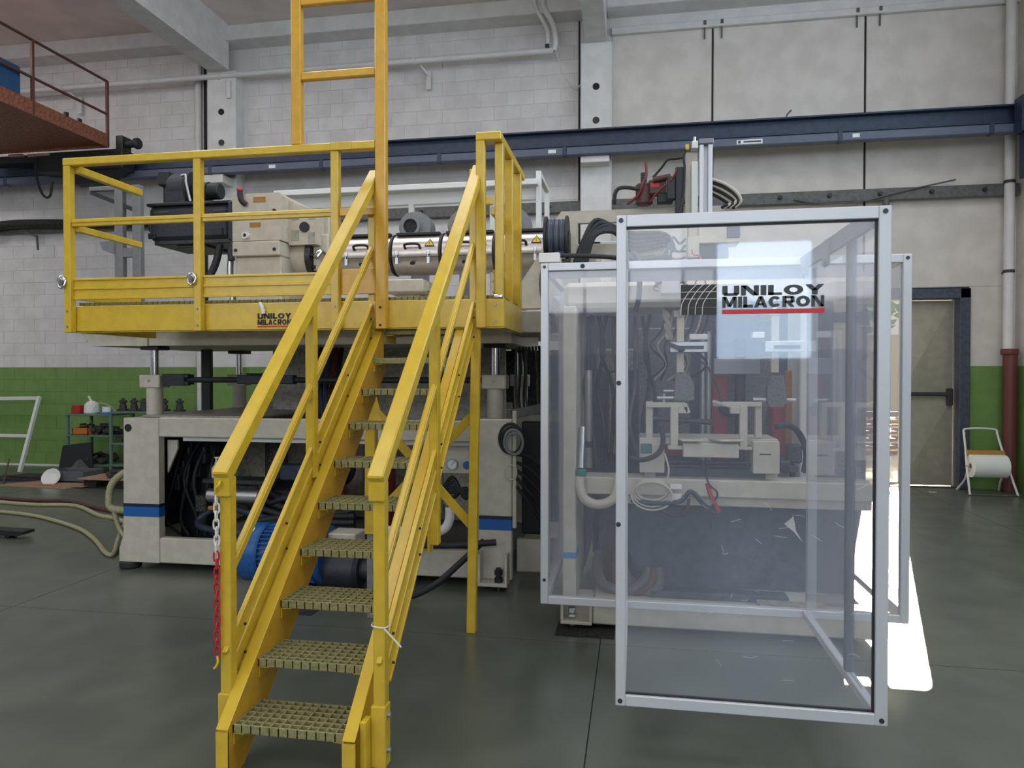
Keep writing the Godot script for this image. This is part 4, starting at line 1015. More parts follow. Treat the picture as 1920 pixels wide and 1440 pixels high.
	for q in [[-2.50, 1.16, 0.07, "red", "red gas bottle with black valve standing in the base behind the stair"], [-2.12, 0.82, 0.13, "dark_red", "wide dark red pressure vessel standing in the base beneath the treads"]]:
		var c := Vector3(q[0], 0.12, -5.74)
		var t := thing("gas_cylinder", q[4], "cylinder", c)
		var h: float = q[1]
		var r: float = q[2]
		part(t, "body", g().lathe(c, Vector3.UP, [[0.0, 0.0], [0.0, r], [h - r * 1.2, r], [h - r * 0.5, r * 0.8], [h - 0.02, r * 0.35], [h, r * 0.3], [h, 0.0]], 20), M[q[3]])
		part(t, "valve", g().cyl(c + Vector3(0, h, 0), c + Vector3(0, h + 0.05, 0), 0.022, 10).box(c + Vector3(0, h + 0.06, 0), Vector3(0.06, 0.03, 0.03), 0.005), M.black)
	# ---- blue motor and pump in front of the base
	var em := thing("electric_motor", "blue ribbed electric motor lying behind the foot of the stair", "motor", Vector3(-2.65, 0.0, -4.93))
	var c0 := Vector3(-2.89, 0.265, -4.93)
	part(em, "end_bell", g().lathe(c0, Vector3.RIGHT, [[0.0, 0.0], [0.0, 0.12], [0.02, 0.19], [0.05, 0.215], [0.19, 0.218], [0.205, 0.208], [0.205, 0.0]], 32), M.blue_motor)
	part(em, "stator", g().cyl(c0 + Vector3(0.2, 0, 0), c0 + Vector3(0.62, 0, 0), 0.18, 28), M.blue_motor)
	for i in 36:
		var a := TAU * i / 36.0
		part(em, "fin", g().box(c0 + Vector3(0.41, sin(a) * 0.193, cos(a) * 0.193), Vector3(0.40, 0.008, 0.034), 0.002, Basis(Vector3.RIGHT, -a)), M.blue_motor)
	part(em, "flange", g().cyl(c0 + Vector3(0.62, 0, 0), c0 + Vector3(0.68, 0, 0), 0.215, 28, 0.01), M.blue_motor)
	part(em, "foot", g().span(Vector3(-2.66, 0.0, -5.12), Vector3(-2.34, 0.09, -4.74), 0.01), M.blue_motor)
	part(em, "tag_plate", g().box(c0 + Vector3(0.12, 0.19, 0.115), Vector3(0.05, 0.03, 0.004), 0.0, Basis(Vector3.RIGHT, -0.95)), M.paper, "small white plate")
	var pp := thing("hydraulic_pump", "glossy black pump barrel lying beneath the lower treads", "pump", Vector3(-2.05, 0.0, -4.93))
	part(pp, "barrel", g().lathe(Vector3(-2.29, 0.165, -4.93), Vector3.RIGHT, [[0.0, 0.0], [0.0, 0.12], [0.03, 0.14], [0.30, 0.14], [0.33, 0.12], [0.33, 0.07], [0.42, 0.07], [0.42, 0.0]], 26), M.black_motor)
	part(pp, "saddle", g().span(Vector3(-2.2, 0.0, -5.02), Vector3(-2.02, 0.05, -4.84), 0.006), M.black)
	part(pp, "valve", g().box(Vector3(-1.86, 0.17, -4.9), Vector3(0.07, 0.09, 0.08), 0.01).cyl(Vector3(-1.83, 0.12, -4.86), Vector3(-1.83, 0.05, -4.86), 0.018, 8), M.steel)
	part(pp, "filter_box", g().span(Vector3(-2.22, 0.33, -5.1), Vector3(-2.0, 0.43, -4.9), 0.01).span(Vector3(-2.14, 0.28, -5.05), Vector3(-2.08, 0.34, -4.95)), M.beige)
	part(pp, "suction_pipe", g().tube([Vector3(-1.95, 0.42, -5.1), Vector3(-1.6, 0.42, -5.12), Vector3(-1.42, 0.43, -5.12), Vector3(-1.36, 0.50, -5.13), Vector3(-1.36, 0.60, -5.15)], 0.035, 12), M.white_plastic, "white bent pipe")
	hose([Vector3(-1.9, 0.24, -5.0), Vector3(-1.6, 0.33, -5.02), Vector3(-1.3, 0.34, -5.06), Vector3(-1.0, 0.36, -5.12)], 0.024, "rubber", "upper black hose running from the pump to the right post of the base")
	hose([Vector3(-1.9, 0.03, -4.85), Vector3(-1.6, 0.035, -4.75), Vector3(-1.4, 0.10, -4.85), Vector3(-1.22, 0.25, -5.0), Vector3(-1.1, 0.36, -5.14)], 0.024, "rubber", "lower black hose rising from the floor beside the yellow leg")
	for k in 5:
		hose([Vector3(-1.55, 0.72 - 0.03 * k, -5.5), Vector3(-1.42, 0.62 + 0.04 * k, -5.45), Vector3(-1.30, 0.70 - 0.02 * k, -5.42), Vector3(-1.2, 0.55 + 0.05 * k, -5.5)], 0.016, "rubber", "small black hose tangled under the gauge panel, %s from the top" % ORD[k], "hoses under the gauge panel")
	# ---- lifting columns and carriage
	var col := thing("screw_jack", "beige screw jack column at the front left corner of the base under the platform", "jack column", Vector3(-4.03, 1.242, -5.47), "screw jack columns")
	var cc := Vector3(-4.03, 1.252, -5.47)
	part(col, "sleeve", g().cyl(cc, cc + Vector3(0, 0.225, 0), 0.066, 22), M.beige)
	part(col, "gear_block", g().span(cc + Vector3(-0.095, 0.225, -0.075), cc + Vector3(0.095, 0.335, 0.075), 0.008), M.beige)
	part(col, "screw_rod", g().cyl(cc + Vector3(0, 0.335, 0), cc + Vector3(0, 0.56, 0), 0.034, 16), M.chrome)
	part(col, "top_flange", g().span(cc + Vector3(-0.08, 0.545, -0.08), cc + Vector3(0.09, 0.578, 0.08), 0.006), M.black)
	part(col, "bolt", g().cyl(cc + Vector3(0, 0.285, 0.074), cc + Vector3(0, 0.285, 0.082), 0.01, 8), M.zinc)
	copy_at(col, Vector3(0.04, 0, -1.25), "beige screw jack column behind the front left one, against the green wall")
	copy_at(col, Vector3(2.955, 0, 0), "beige screw jack column standing on the right post of the base beside the yellow leg")
	copy_at(col, Vector3(2.955, 0, -1.25), "beige screw jack column in shade behind the front right one")
	var sh := thing("drive_shaft", "black drive shaft linking the screw jacks below the platform", "shaft", Vector3(-2.6, 1.5, -5.47))
	part(sh, "coupling", g().span(Vector3(-3.93, 1.495, -5.52), Vector3(-3.72, 1.595, -5.42), 0.006).span(Vector3(-3.72, 1.505, -5.515), Vector3(-3.69, 1.53, -5.425)).span(Vector3(-3.72, 1.565, -5.515), Vector3(-3.69, 1.59, -5.425)), M.black_motor)
	part(sh, "shaft_tube", g().cyl(Vector3(-3.72, 1.545, -5.47), Vector3(-1.175, 1.545, -5.47), 0.024, 12), M.black)
	part(sh, "coupling", g().span(Vector3(-3.25, 1.51, -5.51), Vector3(-2.75, 1.585, -5.43), 0.006), M.black_motor)
	var sh2 := solo("drive_shaft", g().span(Vector3(-3.88, 1.50, -6.76), Vector3(-3.55, 1.60, -6.66), 0.006).cyl(Vector3(-3.56, 1.55, -6.71), Vector3(-1.18, 1.55, -6.71), 0.022, 10), M.black, "rear black drive shaft behind the first one, near the green wall", "shaft")
	var ca := thing("extruder_carriage", "long beige carriage beam with slanted left end under the yellow platform", "carriage", Vector3(-2.8, 1.83, -6.1))
	part(ca, "beam", g().prism([Vector2(-4.68, 1.97), Vector2(-4.55, 1.83), Vector2(-0.93, 1.83), Vector2(-0.93, 1.97)], Vector3(0, 0, -6.9), Vector3.RIGHT, Vector3.UP, Vector3(0, 0, 1.53)), M.beige)
	part(ca, "deck_plate", g().span(Vector3(-4.70, 1.97, -8.25), Vector3(-0.72, 1.985, -5.3), 0.003), M.beige_shade)
	part(ca, "side_tray", g().span(Vector3(-0.93, 1.90, -5.9), Vector3(-0.62, 2.06, -5.2), 0.006), M.beige)
	part(ca, "bearing_block", g().box(Vector3(-4.06, 1.86, -5.36), Vector3(0.10, 0.07, 0.02), 0.004), M.beige)
	solo("cable_carrier", g().span(Vector3(-4.145, 0.3, -6.35), Vector3(-4.045, 1.83, -6.3), 0.006), M.black, "black upright cable carrier standing behind the left jack columns", "cable carrier")
	# ---- extruder
	var e := thing("extruder", "beige gearbox and long steel extruder barrel on the carriage behind the yellow guard rail", "extruder", Vector3(-2.4, 1.985, -6.05))
	part(e, "pedestal", g().span(Vector3(-3.43, 1.985, -6.4), Vector3(-3.0, 2.61, -5.72), 0.01), M.beige_warm)
	part(e, "lower_housing", g().span(Vector3(-3.435, 2.61, -6.42), Vector3(-2.995, 2.735, -5.68), 0.008), M.beige_warm)
	part(e, "gearbox", g().prism([Vector2(-3.435, 2.74), Vector2(-3.435, 3.145), Vector2(-3.0, 3.145), Vector2(-2.985, 3.12), Vector2(-2.985, 2.74)], Vector3(0, 0, -6.42), Vector3.RIGHT, Vector3.UP, Vector3(0, 0, 0.73)), M.beige_warm)
	part(e, "gearbox_wing", g().prism([Vector2(0, 2.72), Vector2(0, 3.11), Vector2(0.12, 3.05), Vector2(0.26, 3.02), Vector2(0.26, 2.72)], Vector3(-2.985, 0, -6.35), Vector3.RIGHT, Vector3.UP, Vector3(0, 0, 0.52)), M.beige_warm)
	var ribs := g()
	for q in [[-2.955, 2.98, 0.07], [-2.80, 2.98, 0.06], [-2.955, 2.80, 0.07], [-2.80, 2.78, 0.06]]:
		ribs.span(Vector3(q[0] - q[2] * 0.5 + 0.03, q[1] - 0.045, -5.832), Vector3(q[0] + q[2] * 0.5 + 0.03, q[1] + 0.045, -5.826))
	part(e, "rib_pocket", ribs, M.beige_shade)
	part(e, "oil_sight", g().cyl(Vector3(-2.835, 2.87, -5.83), Vector3(-2.835, 2.87, -5.815), 0.045, 18), M.black)
	for q in [[-3.40, 2.97], [-3.40, 2.66], [-3.04, 2.99], [-3.04, 2.66]]:
		part(e, "bolt", g().cyl(Vector3(q[0], q[1], -5.69), Vector3(q[0], q[1], -5.675), 0.016, 8), M.black)
	part(e, "drain_plug", g().pipe(Vector3(-3.305, 2.785, -5.69), Vector3(-3.305, 2.785, -5.66), 0.03, 0.016, 16), M.white_plastic)
	part(e, "drain_plug", g().cyl(Vector3(-3.305, 2.785, -5.69), Vector3(-3.305, 2.785, -5.665), 0.016, 12), M.black)
	part(e, "maker_plate", g().box(Vector3(-3.18, 3.09, -5.687), Vector3(0.11, 0.045, 0.004)).box(Vector3(-3.22, 2.875, -5.687), Vector3(0.10, 0.04, 0.004)), M.ochre, "brass coloured plate")
	var br := part(e, "breather_elbow", g().tube([Vector3(-3.30, 3.05, -5.68), Vector3(-3.33, 3.08, -5.66), Vector3(-3.345, 3.13, -5.66), Vector3(-3.345, 3.16, -5.66)], 0.024, 10), M.black)
	part(br, "cap", g().cyl(Vector3(-3.345, 3.16, -5.66), Vector3(-3.345, 3.185, -5.66), 0.027, 12, 0.005), M.red_plastic, "red cap")
	var ax := Vector3(-2.293, 2.636, -6.05)
	var by := ax.y
	var x0 := (Vector3(-3.194, 2.661, -6.05)).x
	var x1 := (Vector3(-2.827, 2.651, -6.05)).x
	part(e, "feed_throat", g().lathe(Vector3(x0, by, -6.05), Vector3.RIGHT, [[0.0, 0.0], [0.0, 0.17], [x1 - x0 - 0.04, 0.17], [x1 - x0 - 0.04, 0.0]], 28), M.beige_warm)
	part(e, "flange", g().cyl(Vector3(x1 - 0.03, by, -6.05), Vector3(x1 + 0.02, by, -6.05), 0.20, 30, 0.006), M.dark_steel)
	for i in 10:
		var a := TAU * i / 10
		part(e, "flange_bolt", g().cyl(Vector3(x1 + 0.02, by + sin(a) * 0.17, -6.05 + cos(a) * 0.17), Vector3(x1 + 0.05, by + sin(a) * 0.17, -6.05 + cos(a) * 0.17), 0.016, 8), M.black)
	part(e, "feed_block", g().span(Vector3(x1 + 0.02, by - 0.13, -6.18), Vector3(x1 + 0.17, by + 0.19, -5.92), 0.012), M.beige_warm)
	part(e, "hopper_neck", g().span(Vector3(x1 + 0.06, by + 0.19, -6.14), Vector3(x1 + 0.15, by + 0.36, -5.98), 0.01), M.beige_warm)
	part(e, "cooling_elbow", g().tube([Vector3(x1 + 0.13, by - 0.0, -5.92), Vector3(x1 + 0.12, by + 0.02, -5.86), Vector3(x1 + 0.10, by - 0.03, -5.82)], 0.03, 10), M.chrome)
	var cuts := [640.0, 737.0, 829.0, 929.0, 1012.0]
	var xs := [(Vector3(-2.551, 2.627, -5.95)).x, (Vector3(-2.075, 2.614, -5.95)).x, (Vector3(-1.635, 2.602, -5.95)).x, (Vector3(-1.169, 2.589, -5.95)).x, (Vector3(-0.709, 2.576, -5.95)).x]
	for i in 4:
		var xa: float = xs[i] + 0.006
		var xb: float = xs[i + 1] - 0.006
		var l := xb - xa
		var cv := part(e, "barrel_cover", g().lathe(Vector3(xa, by, -6.05), Vector3.RIGHT, [[0.0, 0.0], [0.0, 0.165], [0.012, 0.177], [l - 0.012, 0.177], [l, 0.165], [l, 0.0]], 30), M.barrel_steel)
		part(cv, "seam_band", g().cyl(Vector3(xb, by, -6.05), Vector3(xb + 0.012, by, -6.05), 0.183, 30), M.black)
		part(cv, "gutter", g().span(Vector3(xa + 0.03, by + 0.155, -5.98), Vector3(xb - 0.01, by + 0.178, -5.93), 0.003), M.black)
		part(cv, "hinge_line", g().span(Vector3(xa, by - 0.045, -5.878), Vector3(xb, by - 0.040, -5.872)), M.dark_steel)
		var hx := (xa + xb) / 2 - 0.02
		part(cv, "handle", g().tube([Vector3(hx - 0.065, by + 0.03, -5.87), Vector3(hx - 0.06, by + 0.058, -5.845), Vector3(hx, by + 0.064, -5.838), Vector3(hx + 0.06, by + 0.058, -5.845), Vector3(hx + 0.065, by + 0.03, -5.87)], 0.011, 8), M.black)
		for dx in [-0.14, 0.14]:
			part(cv, "latch", g().box(Vector3(hx + dx, by - 0.01, -5.868), Vector3(0.03, 0.035, 0.02), 0.004).box(Vector3(hx + dx, by - 0.075, -5.872), Vector3(0.028, 0.06, 0.02), 0.004).bar(Vector3(hx + dx, by - 0.01, -5.862), Vector3(hx + dx, by - 0.08, -5.866), 0.012, 0.006), M.steel)
		part(cv, "thermocouple", g().cyl(Vector3(hx, by - 0.09, -5.90), Vector3(hx, by - 0.10, -5.85), 0.016, 10), M.black)
		var w := Vector3(hx + 0.15, by + 0.075, -5.886)
		var wb := Basis(Vector3.RIGHT, -0.42)
		var tri := g().prism([Vector2(-0.045, -0.033), Vector2(0.045, -0.033), Vector2(0.0, 0.042)], w, wb.x, wb.y, wb.z * 0.003)
		var tw := part(cv, "warning_sign", tri, M.black, "black and yellow warning triangle")
		tri = g().prism([Vector2(-0.034, -0.027), Vector2(0.034, -0.027), Vector2(0.0, 0.030)], w + wb.z * 0.003, wb.x, wb.y, wb.z * 0.001)
		tri = tri.prism([Vector2(-0.010, -0.006), Vector2(-0.001, 0.002), Vector2(-0.004, 0.016), Vector2(0.006, 0.016), Vector2(0.004, 0.006), Vector2(0.010, 0.006), Vector2(-0.002, -0.021), Vector2(0.001, -0.006)], w + wb.z * 0.0042, wb.x, wb.y, wb.z * 0.0004) if false else tri
		part(cv, "warning_face", tri, M.sticker_yellow)
		part(cv, "warning_bolt", g().bar(w + wb * Vector3(0.006, 0.014, 0.005), w + wb * Vector3(-0.006, -0.002, 0.005), 0.006, 0.001).bar(w + wb * Vector3(-0.004, 0.0, 0.005), w + wb * Vector3(0.004, -0.02, 0.005), 0.005, 0.001), M.black)
	part(e, "support_cradle", g().span(Vector3(xs[1] - 0.02, 2.28, -6.2), Vector3(xs[1] + 0.33, 2.39, -5.75), 0.01).span(Vector3(xs[1] + 0.33, 2.30, -6.2), Vector3(xs[1] + 0.35, 2.37, -5.85)).span(Vector3(xs[1] + 0.05, 1.985, -6.15), Vector3(xs[1] + 0.25, 2.28, -5.9)), M.beige_warm)
	part(e, "support_cradle", g().span(Vector3(xs[3] - 0.05, 1.985, -6.15), Vector3(xs[3] + 0.15, by - 0.175, -5.95), 0.01), M.beige_warm)
	part(e, "head_shield", g().prism([Vector2(-0.67, 2.74), Vector2(-0.585, 2.74), Vector2(-0.585, 2.12), Vector2(-0.92, 2.12), Vector2(-0.92, 2.30), Vector2(-0.75, 2.56)], Vector3(0, 0, -5.80), Vector3.RIGHT, Vector3.UP, Vector3(0, 0, 0.14)), M.beige)
	var dm := thing("drive_motor", "black boxy drive motor with round fan on top, left of the beige gearbox", "motor", Vector3(-3.9, 2.72, -6.0))
	part(dm, "motor_body", g().span(Vector3(-4.285, 2.785, -6.3), Vector3(-3.50, 3.085, -5.74), 0.03), M.black_motor)
	part(dm, "motor_flange", g().span(Vector3(-3.50, 2.76, -6.3), Vector3(-3.437, 3.10, -5.72), 0.01), M.black_motor)
	part(dm, "motor_lid", g().span(Vector3(-4.295, 3.085, -6.3), Vector3(-3.48, 3.112, -5.73), 0.006), M.black)
	part(dm, "motor_foot", g().span(Vector3(-4.24, 2.745, -6.25), Vector3(-3.437, 2.785, -5.76), 0.006).span(Vector3(-4.05, 2.72, -6.2), Vector3(-3.75, 2.745, -5.8), 0.006), M.dark_steel)
	for x in [-4.20, -3.62]:
		for k in 3:
			part(dm, "vent", g().box(Vector3(x + 0.05, 3.03 - 0.025 * k, -5.738), Vector3(0.15, 0.008, 0.006)), M.grey_rail if k % 2 == 0 else M.black)
	part(dm, "terminal", g().box(Vector3(-4.24, 2.82, -5.735), Vector3(0.07, 0.05, 0.02), 0.004).box(Vector3(-3.60, 2.84, -5.735), Vector3(0.09, 0.07, 0.02), 0.004).box(Vector3(-4.33, 2.92, -5.9), Vector3(0.07, 0.06, 0.1), 0.006), M.black)
	part(dm, "fan_scroll", g().lathe(Vector3(-4.16, 3.265, -5.95), Vector3.RIGHT, [[0.0, 0.0], [0.0, 0.14], [0.02, 0.155], [0.17, 0.155], [0.19, 0.14], [0.19, 0.0]], 26).span(Vector3(-4.16, 3.11, -6.1), Vector3(-3.97, 3.27, -5.80), 0.01), M.black_motor)
	part(dm, "fan_rim", g().pipe(Vector3(-3.975, 3.265, -5.95), Vector3(-3.955, 3.265, -5.95), 0.165, 0.10, 26), M.black)
	part(dm, "fan_motor", g().cyl(Vector3(-3.97, 3.25, -5.95), Vector3(-3.70, 3.25, -5.95), 0.075, 18, 0.01).cyl(Vector3(-3.84, 3.25, -5.95), Vector3(-3.81, 3.25, -5.95), 0.085, 18), M.black)
	part(dm, "fan_conduit", g().tube([Vector3(-3.99, 3.36, -5.80), Vector3(-3.94, 3.36, -5.78), Vector3(-3.93, 3.30, -5.77), Vector3(-3.90, 3.20, -5.76), Vector3(-3.88, 3.12, -5.76)], 0.012, 7), M.steel)
	part(dm, "fan_inlet", g().span(Vector3(-4.27, 3.30, -6.05), Vector3(-4.16, 3.43, -5.85), 0.01).span(Vector3(-4.25, 3.12, -6.0), Vector3(-4.16, 3.30, -5.9), 0.006), M.black)
	hose([Vector3(-3.62, 2.74, -5.8), Vector3(-3.66, 2.55, -5.78), Vector3(-3.75, 2.35, -5.75), Vector3(-3.80, 2.1, -5.75), Vector3(-3.82, 1.99, -5.75)], 0.032, "rubber", "thick black hose hanging under the left half of the drive motor")
	hose([Vector3(-3.50, 2.74, -5.8), Vector3(-3.52, 2.5, -5.79), Vector3(-3.50, 2.3, -5.8), Vector3(-3.52, 2.0, -5.8)], 0.028, "steel", "silver braided hose under the right half of the drive motor")
	hose([Vector3(-3.44, 2.76, -5.74), Vector3(-3.46, 2.66, -5.71), Vector3(-3.45, 2.58, -5.70)], 0.03, "rubber", "short black hose stub beside the gearbox pedestal")
	# ---- blowers behind the barrel
	var bl := thing("blower", "grey barrel fan with round inlet between the ladder frame and right handrail", "blower", Vector3(-2.171, 2.924, -6.9), "grey fans behind the barrel")
	var bc := Vector3(-2.171, 3.052, -6.9)
	part(bl, "scroll", g().lathe(bc + Vector3(0, 0, -0.10), Vector3.BACK, [[0.0, 0.0], [0.0, 0.14], [0.015, 0.15], [0.165, 0.15], [0.18, 0.14], [0.18, 0.0]], 28).span(bc + Vector3(-0.02, -0.15, -0.10), bc + Vector3(0.15, 0.0, 0.08), 0.006).cyl(bc + Vector3(0.03, 0, -0.1), bc + Vector3(0.03, 0, 0.075), 0.15, 24), M.grey_paint)
	part(bl, "inlet_ring", g().pipe(bc + Vector3(-0.02, 0, 0.08), bc + Vector3(-0.02, 0, 0.115), 0.10, 0.072, 26), M.grey_paint)
	part(bl, "inlet_mesh", g().cyl(bc + Vector3(-0.02, 0, 0.08), bc + Vector3(-0.02, 0, 0.09), 0.075, 22), M.junk_dark)
	part(bl, "stand", g().span(Vector3(bc.x - 0.05, 1.985, -6.95), Vector3(bc.x + 0.13, bc.y - 0.145, -6.9), 0.004), M.grey_paint)
	copy_at(bl, Vector3(-1.672, 3.045, -6.9) - bc, "grey barrel fan half hidden behind the right handrail of the stair")
	copy_at(bl, Vector3(-1.18, 3.049, -6.9) - bc, "grey barrel fan behind the two rear yellow posts")
	# ---- white rail and grey stand at the back of the carriage
	var wr := thing("white_guard_rail", "white rear guard rail behind the barrel with a tall white end frame", "guard rail", Vector3(-2.4, 1.985, -7.5))
	part(wr, "top_channel", g().span(Vector3(-3.95, 3.43, -7.52), Vector3(-1.0, 3.60, -7.48), 0.006).span(Vector3(-3.95, 3.56, -7.52), Vector3(-1.0, 3.62, -7.36), 0.006), M.white_frame)
	for x in [-3.6, -2.4, -1.5]:
		part(wr, "post", g().span(Vector3(x - 0.03, 1.985, -7.52), Vector3(x + 0.03, 3.44, -7.47), 0.004), M.white_frame)
	part(wr, "end_frame", g().span(Vector3(-1.03, 1.985, -7.5), Vector3(-0.975, 3.72, -7.44), 0.004).span(Vector3(-1.03, 1.985, -8.2), Vector3(-0.975, 3.72, -8.15), 0.004).bar(Vector3(-1.003, 3.70, -7.47), Vector3(-1.003, 3.70, -8.18), 0.05, 0.05, 0.004), M.white_frame)
	part(wr, "strut", g().bar(Vector3(-4.818, 3.686, -7.3), Vector3(-4.482, 3.447, -7.3), 0.05, 0.07, 0.004).bar(Vector3(-4.482, 3.447, -7.3), Vector3(-4.0, 1.99, -7.3), 0.05, 0.05).bar(Vector3(-4.818, 3.686, -7.3), Vector3(-4.996, 3.682, -7.3), 0.05, 0.05), M.white_frame)
	part(wr, "plate", g().span(Vector3(-5.017, 3.497, -7.32), Vector3(-4.819, 3.615, -7.3)).span(Vector3(-4.642, 2.673, -7.32), Vector3(-4.407, 3.049, -7.3)), M.white_frame)
	var gs := thing("steel_stand", "grey welded steel stand with short arms, on the carriage's left end behind the platform", "stand", Vector3(-4.4, 1.985, -5.63))
	for x in [-4.472, -4.298]:
		part(gs, "upright", g().span(Vector3(x - 0.04, 1.985, -5.66), Vector3(x + 0.04, 3.235, -5.6), 0.005), M.grey_paint)
	part(gs, "arm", g().span(Vector3(-4.76, 3.208, -5.65), Vector3(-4.26, 3.245, -5.60), 0.004), M.grey_paint)
	part(gs, "stay", g().bar(Vector3(-4.755, 3.20, -5.63), Vector3(-4.30, 3.02, -5.63), 0.03, 0.035), M.dark_steel)
	part(gs, "arm", g().prism([Vector2(-4.64, 2.755), Vector2(-4.50, 2.76), Vector2(-4.50, 2.64), Vector2(-4.61, 2.68)], Vector3(0, 0, -5.66), Vector3.RIGHT, Vector3.UP, Vector3(0, 0, 0.08)), M.grey_paint)
	part(gs, "tie_plate", g().span(Vector3(-4.44, 2.62, -5.65), Vector3(-4.33, 2.70, -5.61)), M.grey_paint)

func frame_rect(t: Node3D, a: Vector3, b: Vector3, w: float, d: float, m: Material) -> void:   # a flat frame of four profiles in the plane z = a.z
	for x in [a.x + w / 2, b.x - w / 2]:
		part(t, "frame_post", g().span(Vector3(x - w / 2, a.y, a.z - d), Vector3(x + w / 2, b.y, a.z), 0.003), m)
	part(t, "frame_rail", g().span(Vector3(a.x + w, b.y - w, a.z - d), Vector3(b.x - w, b.y, a.z), 0.003), m)
	part(t, "frame_rail", g().span(Vector3(a.x + w, a.y, a.z - d), Vector3(b.x - w, a.y + w, a.z), 0.003), m)

func screw(t: Node3D, at: Vector3) -> void:
	part(t, "screw", g().cyl(at, at + Vector3(0, 0, 0.003), 0.010, 12).cyl(at, at + Vector3(0, 0, 0.004), 0.005, 6), M.dark_steel)

func pane(t: Node3D, a: Vector3, b: Vector3, m := "pane") -> void:
	part(t, "pane", g().span(a, b), M[m])

func guard() -> void:
	var A := M.alu as Material
	var zf := -4.20
	var t := thing("guard_frame", "aluminium framed clear safety guard mounted on the front of the moulding station", "safety guard", Vector3(0.46, 0.224, -4.22))
	frame_rect(t, Vector3(-0.553, 0.226, zf), Vector3(1.483, 2.250, zf), 0.045, 0.045, A)
	part(t, "frame_post", g().span(Vector3(-0.085, 0.271, zf - 0.045), Vector3(-0.04, 2.205, zf), 0.003), A)
	part(t, "frame_post", g().span(Vector3(0.952, 0.271, zf - 0.045), Vector3(1.002, 2.205, zf), 0.003), A)
	pane(t, Vector3(-0.508, 0.271, zf - 0.026), Vector3(-0.085, 2.205, zf - 0.020))
	pane(t, Vector3(1.002, 0.271, zf - 0.026), Vector3(1.438, 2.205, zf - 0.020), "worn_reflection_pane")
	part(t, "seal", g().span(Vector3(-0.508, 2.165, zf - 0.04), Vector3(-0.085, 2.205, zf - 0.03)).span(Vector3(-0.04, 2.135, zf - 0.05), Vector3(0.952, 2.205, zf - 0.046)), M.alu_dark)
	# left wing back to the machine pillar
	part(t, "side_post", g().span(Vector3(-0.553, 0.226, -5.24), Vector3(-0.508, 2.25, -5.20), 0.003), A)
	part(t, "side_rail", g().span(Vector3(-0.553, 0.226, -5.20), Vector3(-0.508, 0.271, zf - 0.046), 0.003).span(Vector3(-0.553, 2.205, -5.20), Vector3(-0.508, 2.25, zf - 0.046), 0.003), A)
	pane(t, Vector3(-0.533, 0.271, -5.20), Vector3(-0.527, 2.205, zf - 0.046))
	for y in [1.83, 0.45]:
		part(t, "hinge", g().span(Vector3(-0.505, y - 0.06, -5.20), Vector3(-0.43, y + 0.06, -5.19), 0.003).cyl(Vector3(-0.46, y, -5.19), Vector3(-0.46, y, -5.18), 0.014, 10), M.white_plastic)
	# right wing
	part(t, "side_post", g().span(Vector3(1.438, 0.226, -5.24), Vector3(1.483, 2.25, -5.20), 0.003), A)
	part(t, "side_rail", g().span(Vector3(1.438, 0.226, -5.20), Vector3(1.483, 0.271, zf - 0.046), 0.003).span(Vector3(1.438, 2.205, -5.20), Vector3(1.483, 2.25, zf - 0.046), 0.003), A)
	pane(t, Vector3(1.458, 0.271, -5.20), Vector3(1.464, 2.205, zf - 0.046), "worn_reflection_pane")
	screw(t, Vector3(-0.53, 2.228, zf))
	screw(t, Vector3(1.46, 2.228, zf))
	screw(t, Vector3(-0.53, 0.37, zf))
	part(t, "cable_hole", g().cyl(Vector3(-0.305, 2.228, zf), Vector3(-0.305, 2.228, zf + 0.003), 0.013, 16), M.black)
	# the box shaped front guard
	var z := -2.95
	var c := thing("front_guard", "box of clear scratched panes in silver aluminium frame standing out in front, lettered in grey", "safety guard", Vector3(0.45, 0.23, -3.5))
	var a := Vector3(-0.077, 0.231, z)
	var b := Vector3(0.968, 2.244, z)
	part(c, "frame_post", g().span(a + Vector3(0, 0, -0.045), Vector3(a.x + 0.041, b.y, z), 0.003), A)
	part(c, "frame_post", g().span(Vector3(b.x - 0.046, a.y, z - 0.045), b, 0.003), A)
	part(c, "frame_rail", g().span(Vector3(a.x + 0.041, b.y - 0.048, z - 0.045), Vector3(b.x - 0.046, b.y, z), 0.003), A)
	part(c, "frame_rail", g().span(Vector3(a.x + 0.041, a.y, z - 0.045), Vector3(b.x - 0.046, a.y + 0.045, z), 0.003), A)
	part(c, "seal", g().span(Vector3(a.x + 0.041, b.y - 0.055, z - 0.03), Vector3(b.x - 0.046, b.y - 0.048, z - 0.015)).span(Vector3(b.x - 0.053, a.y + 0.045, z - 0.03), Vector3(b.x - 0.046, b.y - 0.048, z - 0.015)).span(Vector3(a.x + 0.041, a.y + 0.045, z - 0.03), Vector3(b.x - 0.046, a.y + 0.051, z - 0.015)), M.black)
	pane(c, Vector3(a.x + 0.041, a.y + 0.045, z - 0.026), Vector3(b.x - 0.046, b.y - 0.048, z - 0.020))
	# sides
	for x in [-0.077, 0.922]:
		part(c, "side_rail", g().span(Vector3(x + 0.004, a.y, zf + 0.002), Vector3(x + 0.041, a.y + 0.04, z - 0.046), 0.003), A)
		part(c, "side_rail", g().span(Vector3(x + 0.004, b.y - 0.04, zf + 0.002), Vector3(x + 0.041, b.y, z - 0.046), 0.003), A)
		pane(c, Vector3(x + 0.020, a.y + 0.04, zf + 0.002), Vector3(x + 0.026, b.y - 0.04, z - 0.046), "pane")
	part(c, "mid_post", g().span(Vector3(0.926, a.y + 0.04, -3.40), Vector3(0.963, b.y - 0.04, -3.365), 0.003), M.alu_dark)
	part(c, "track_rail", g().span(Vector3(0.905, 2.165, zf + 0.002), Vector3(0.922, 2.245, z - 0.046), 0.003), M.alu_dark)
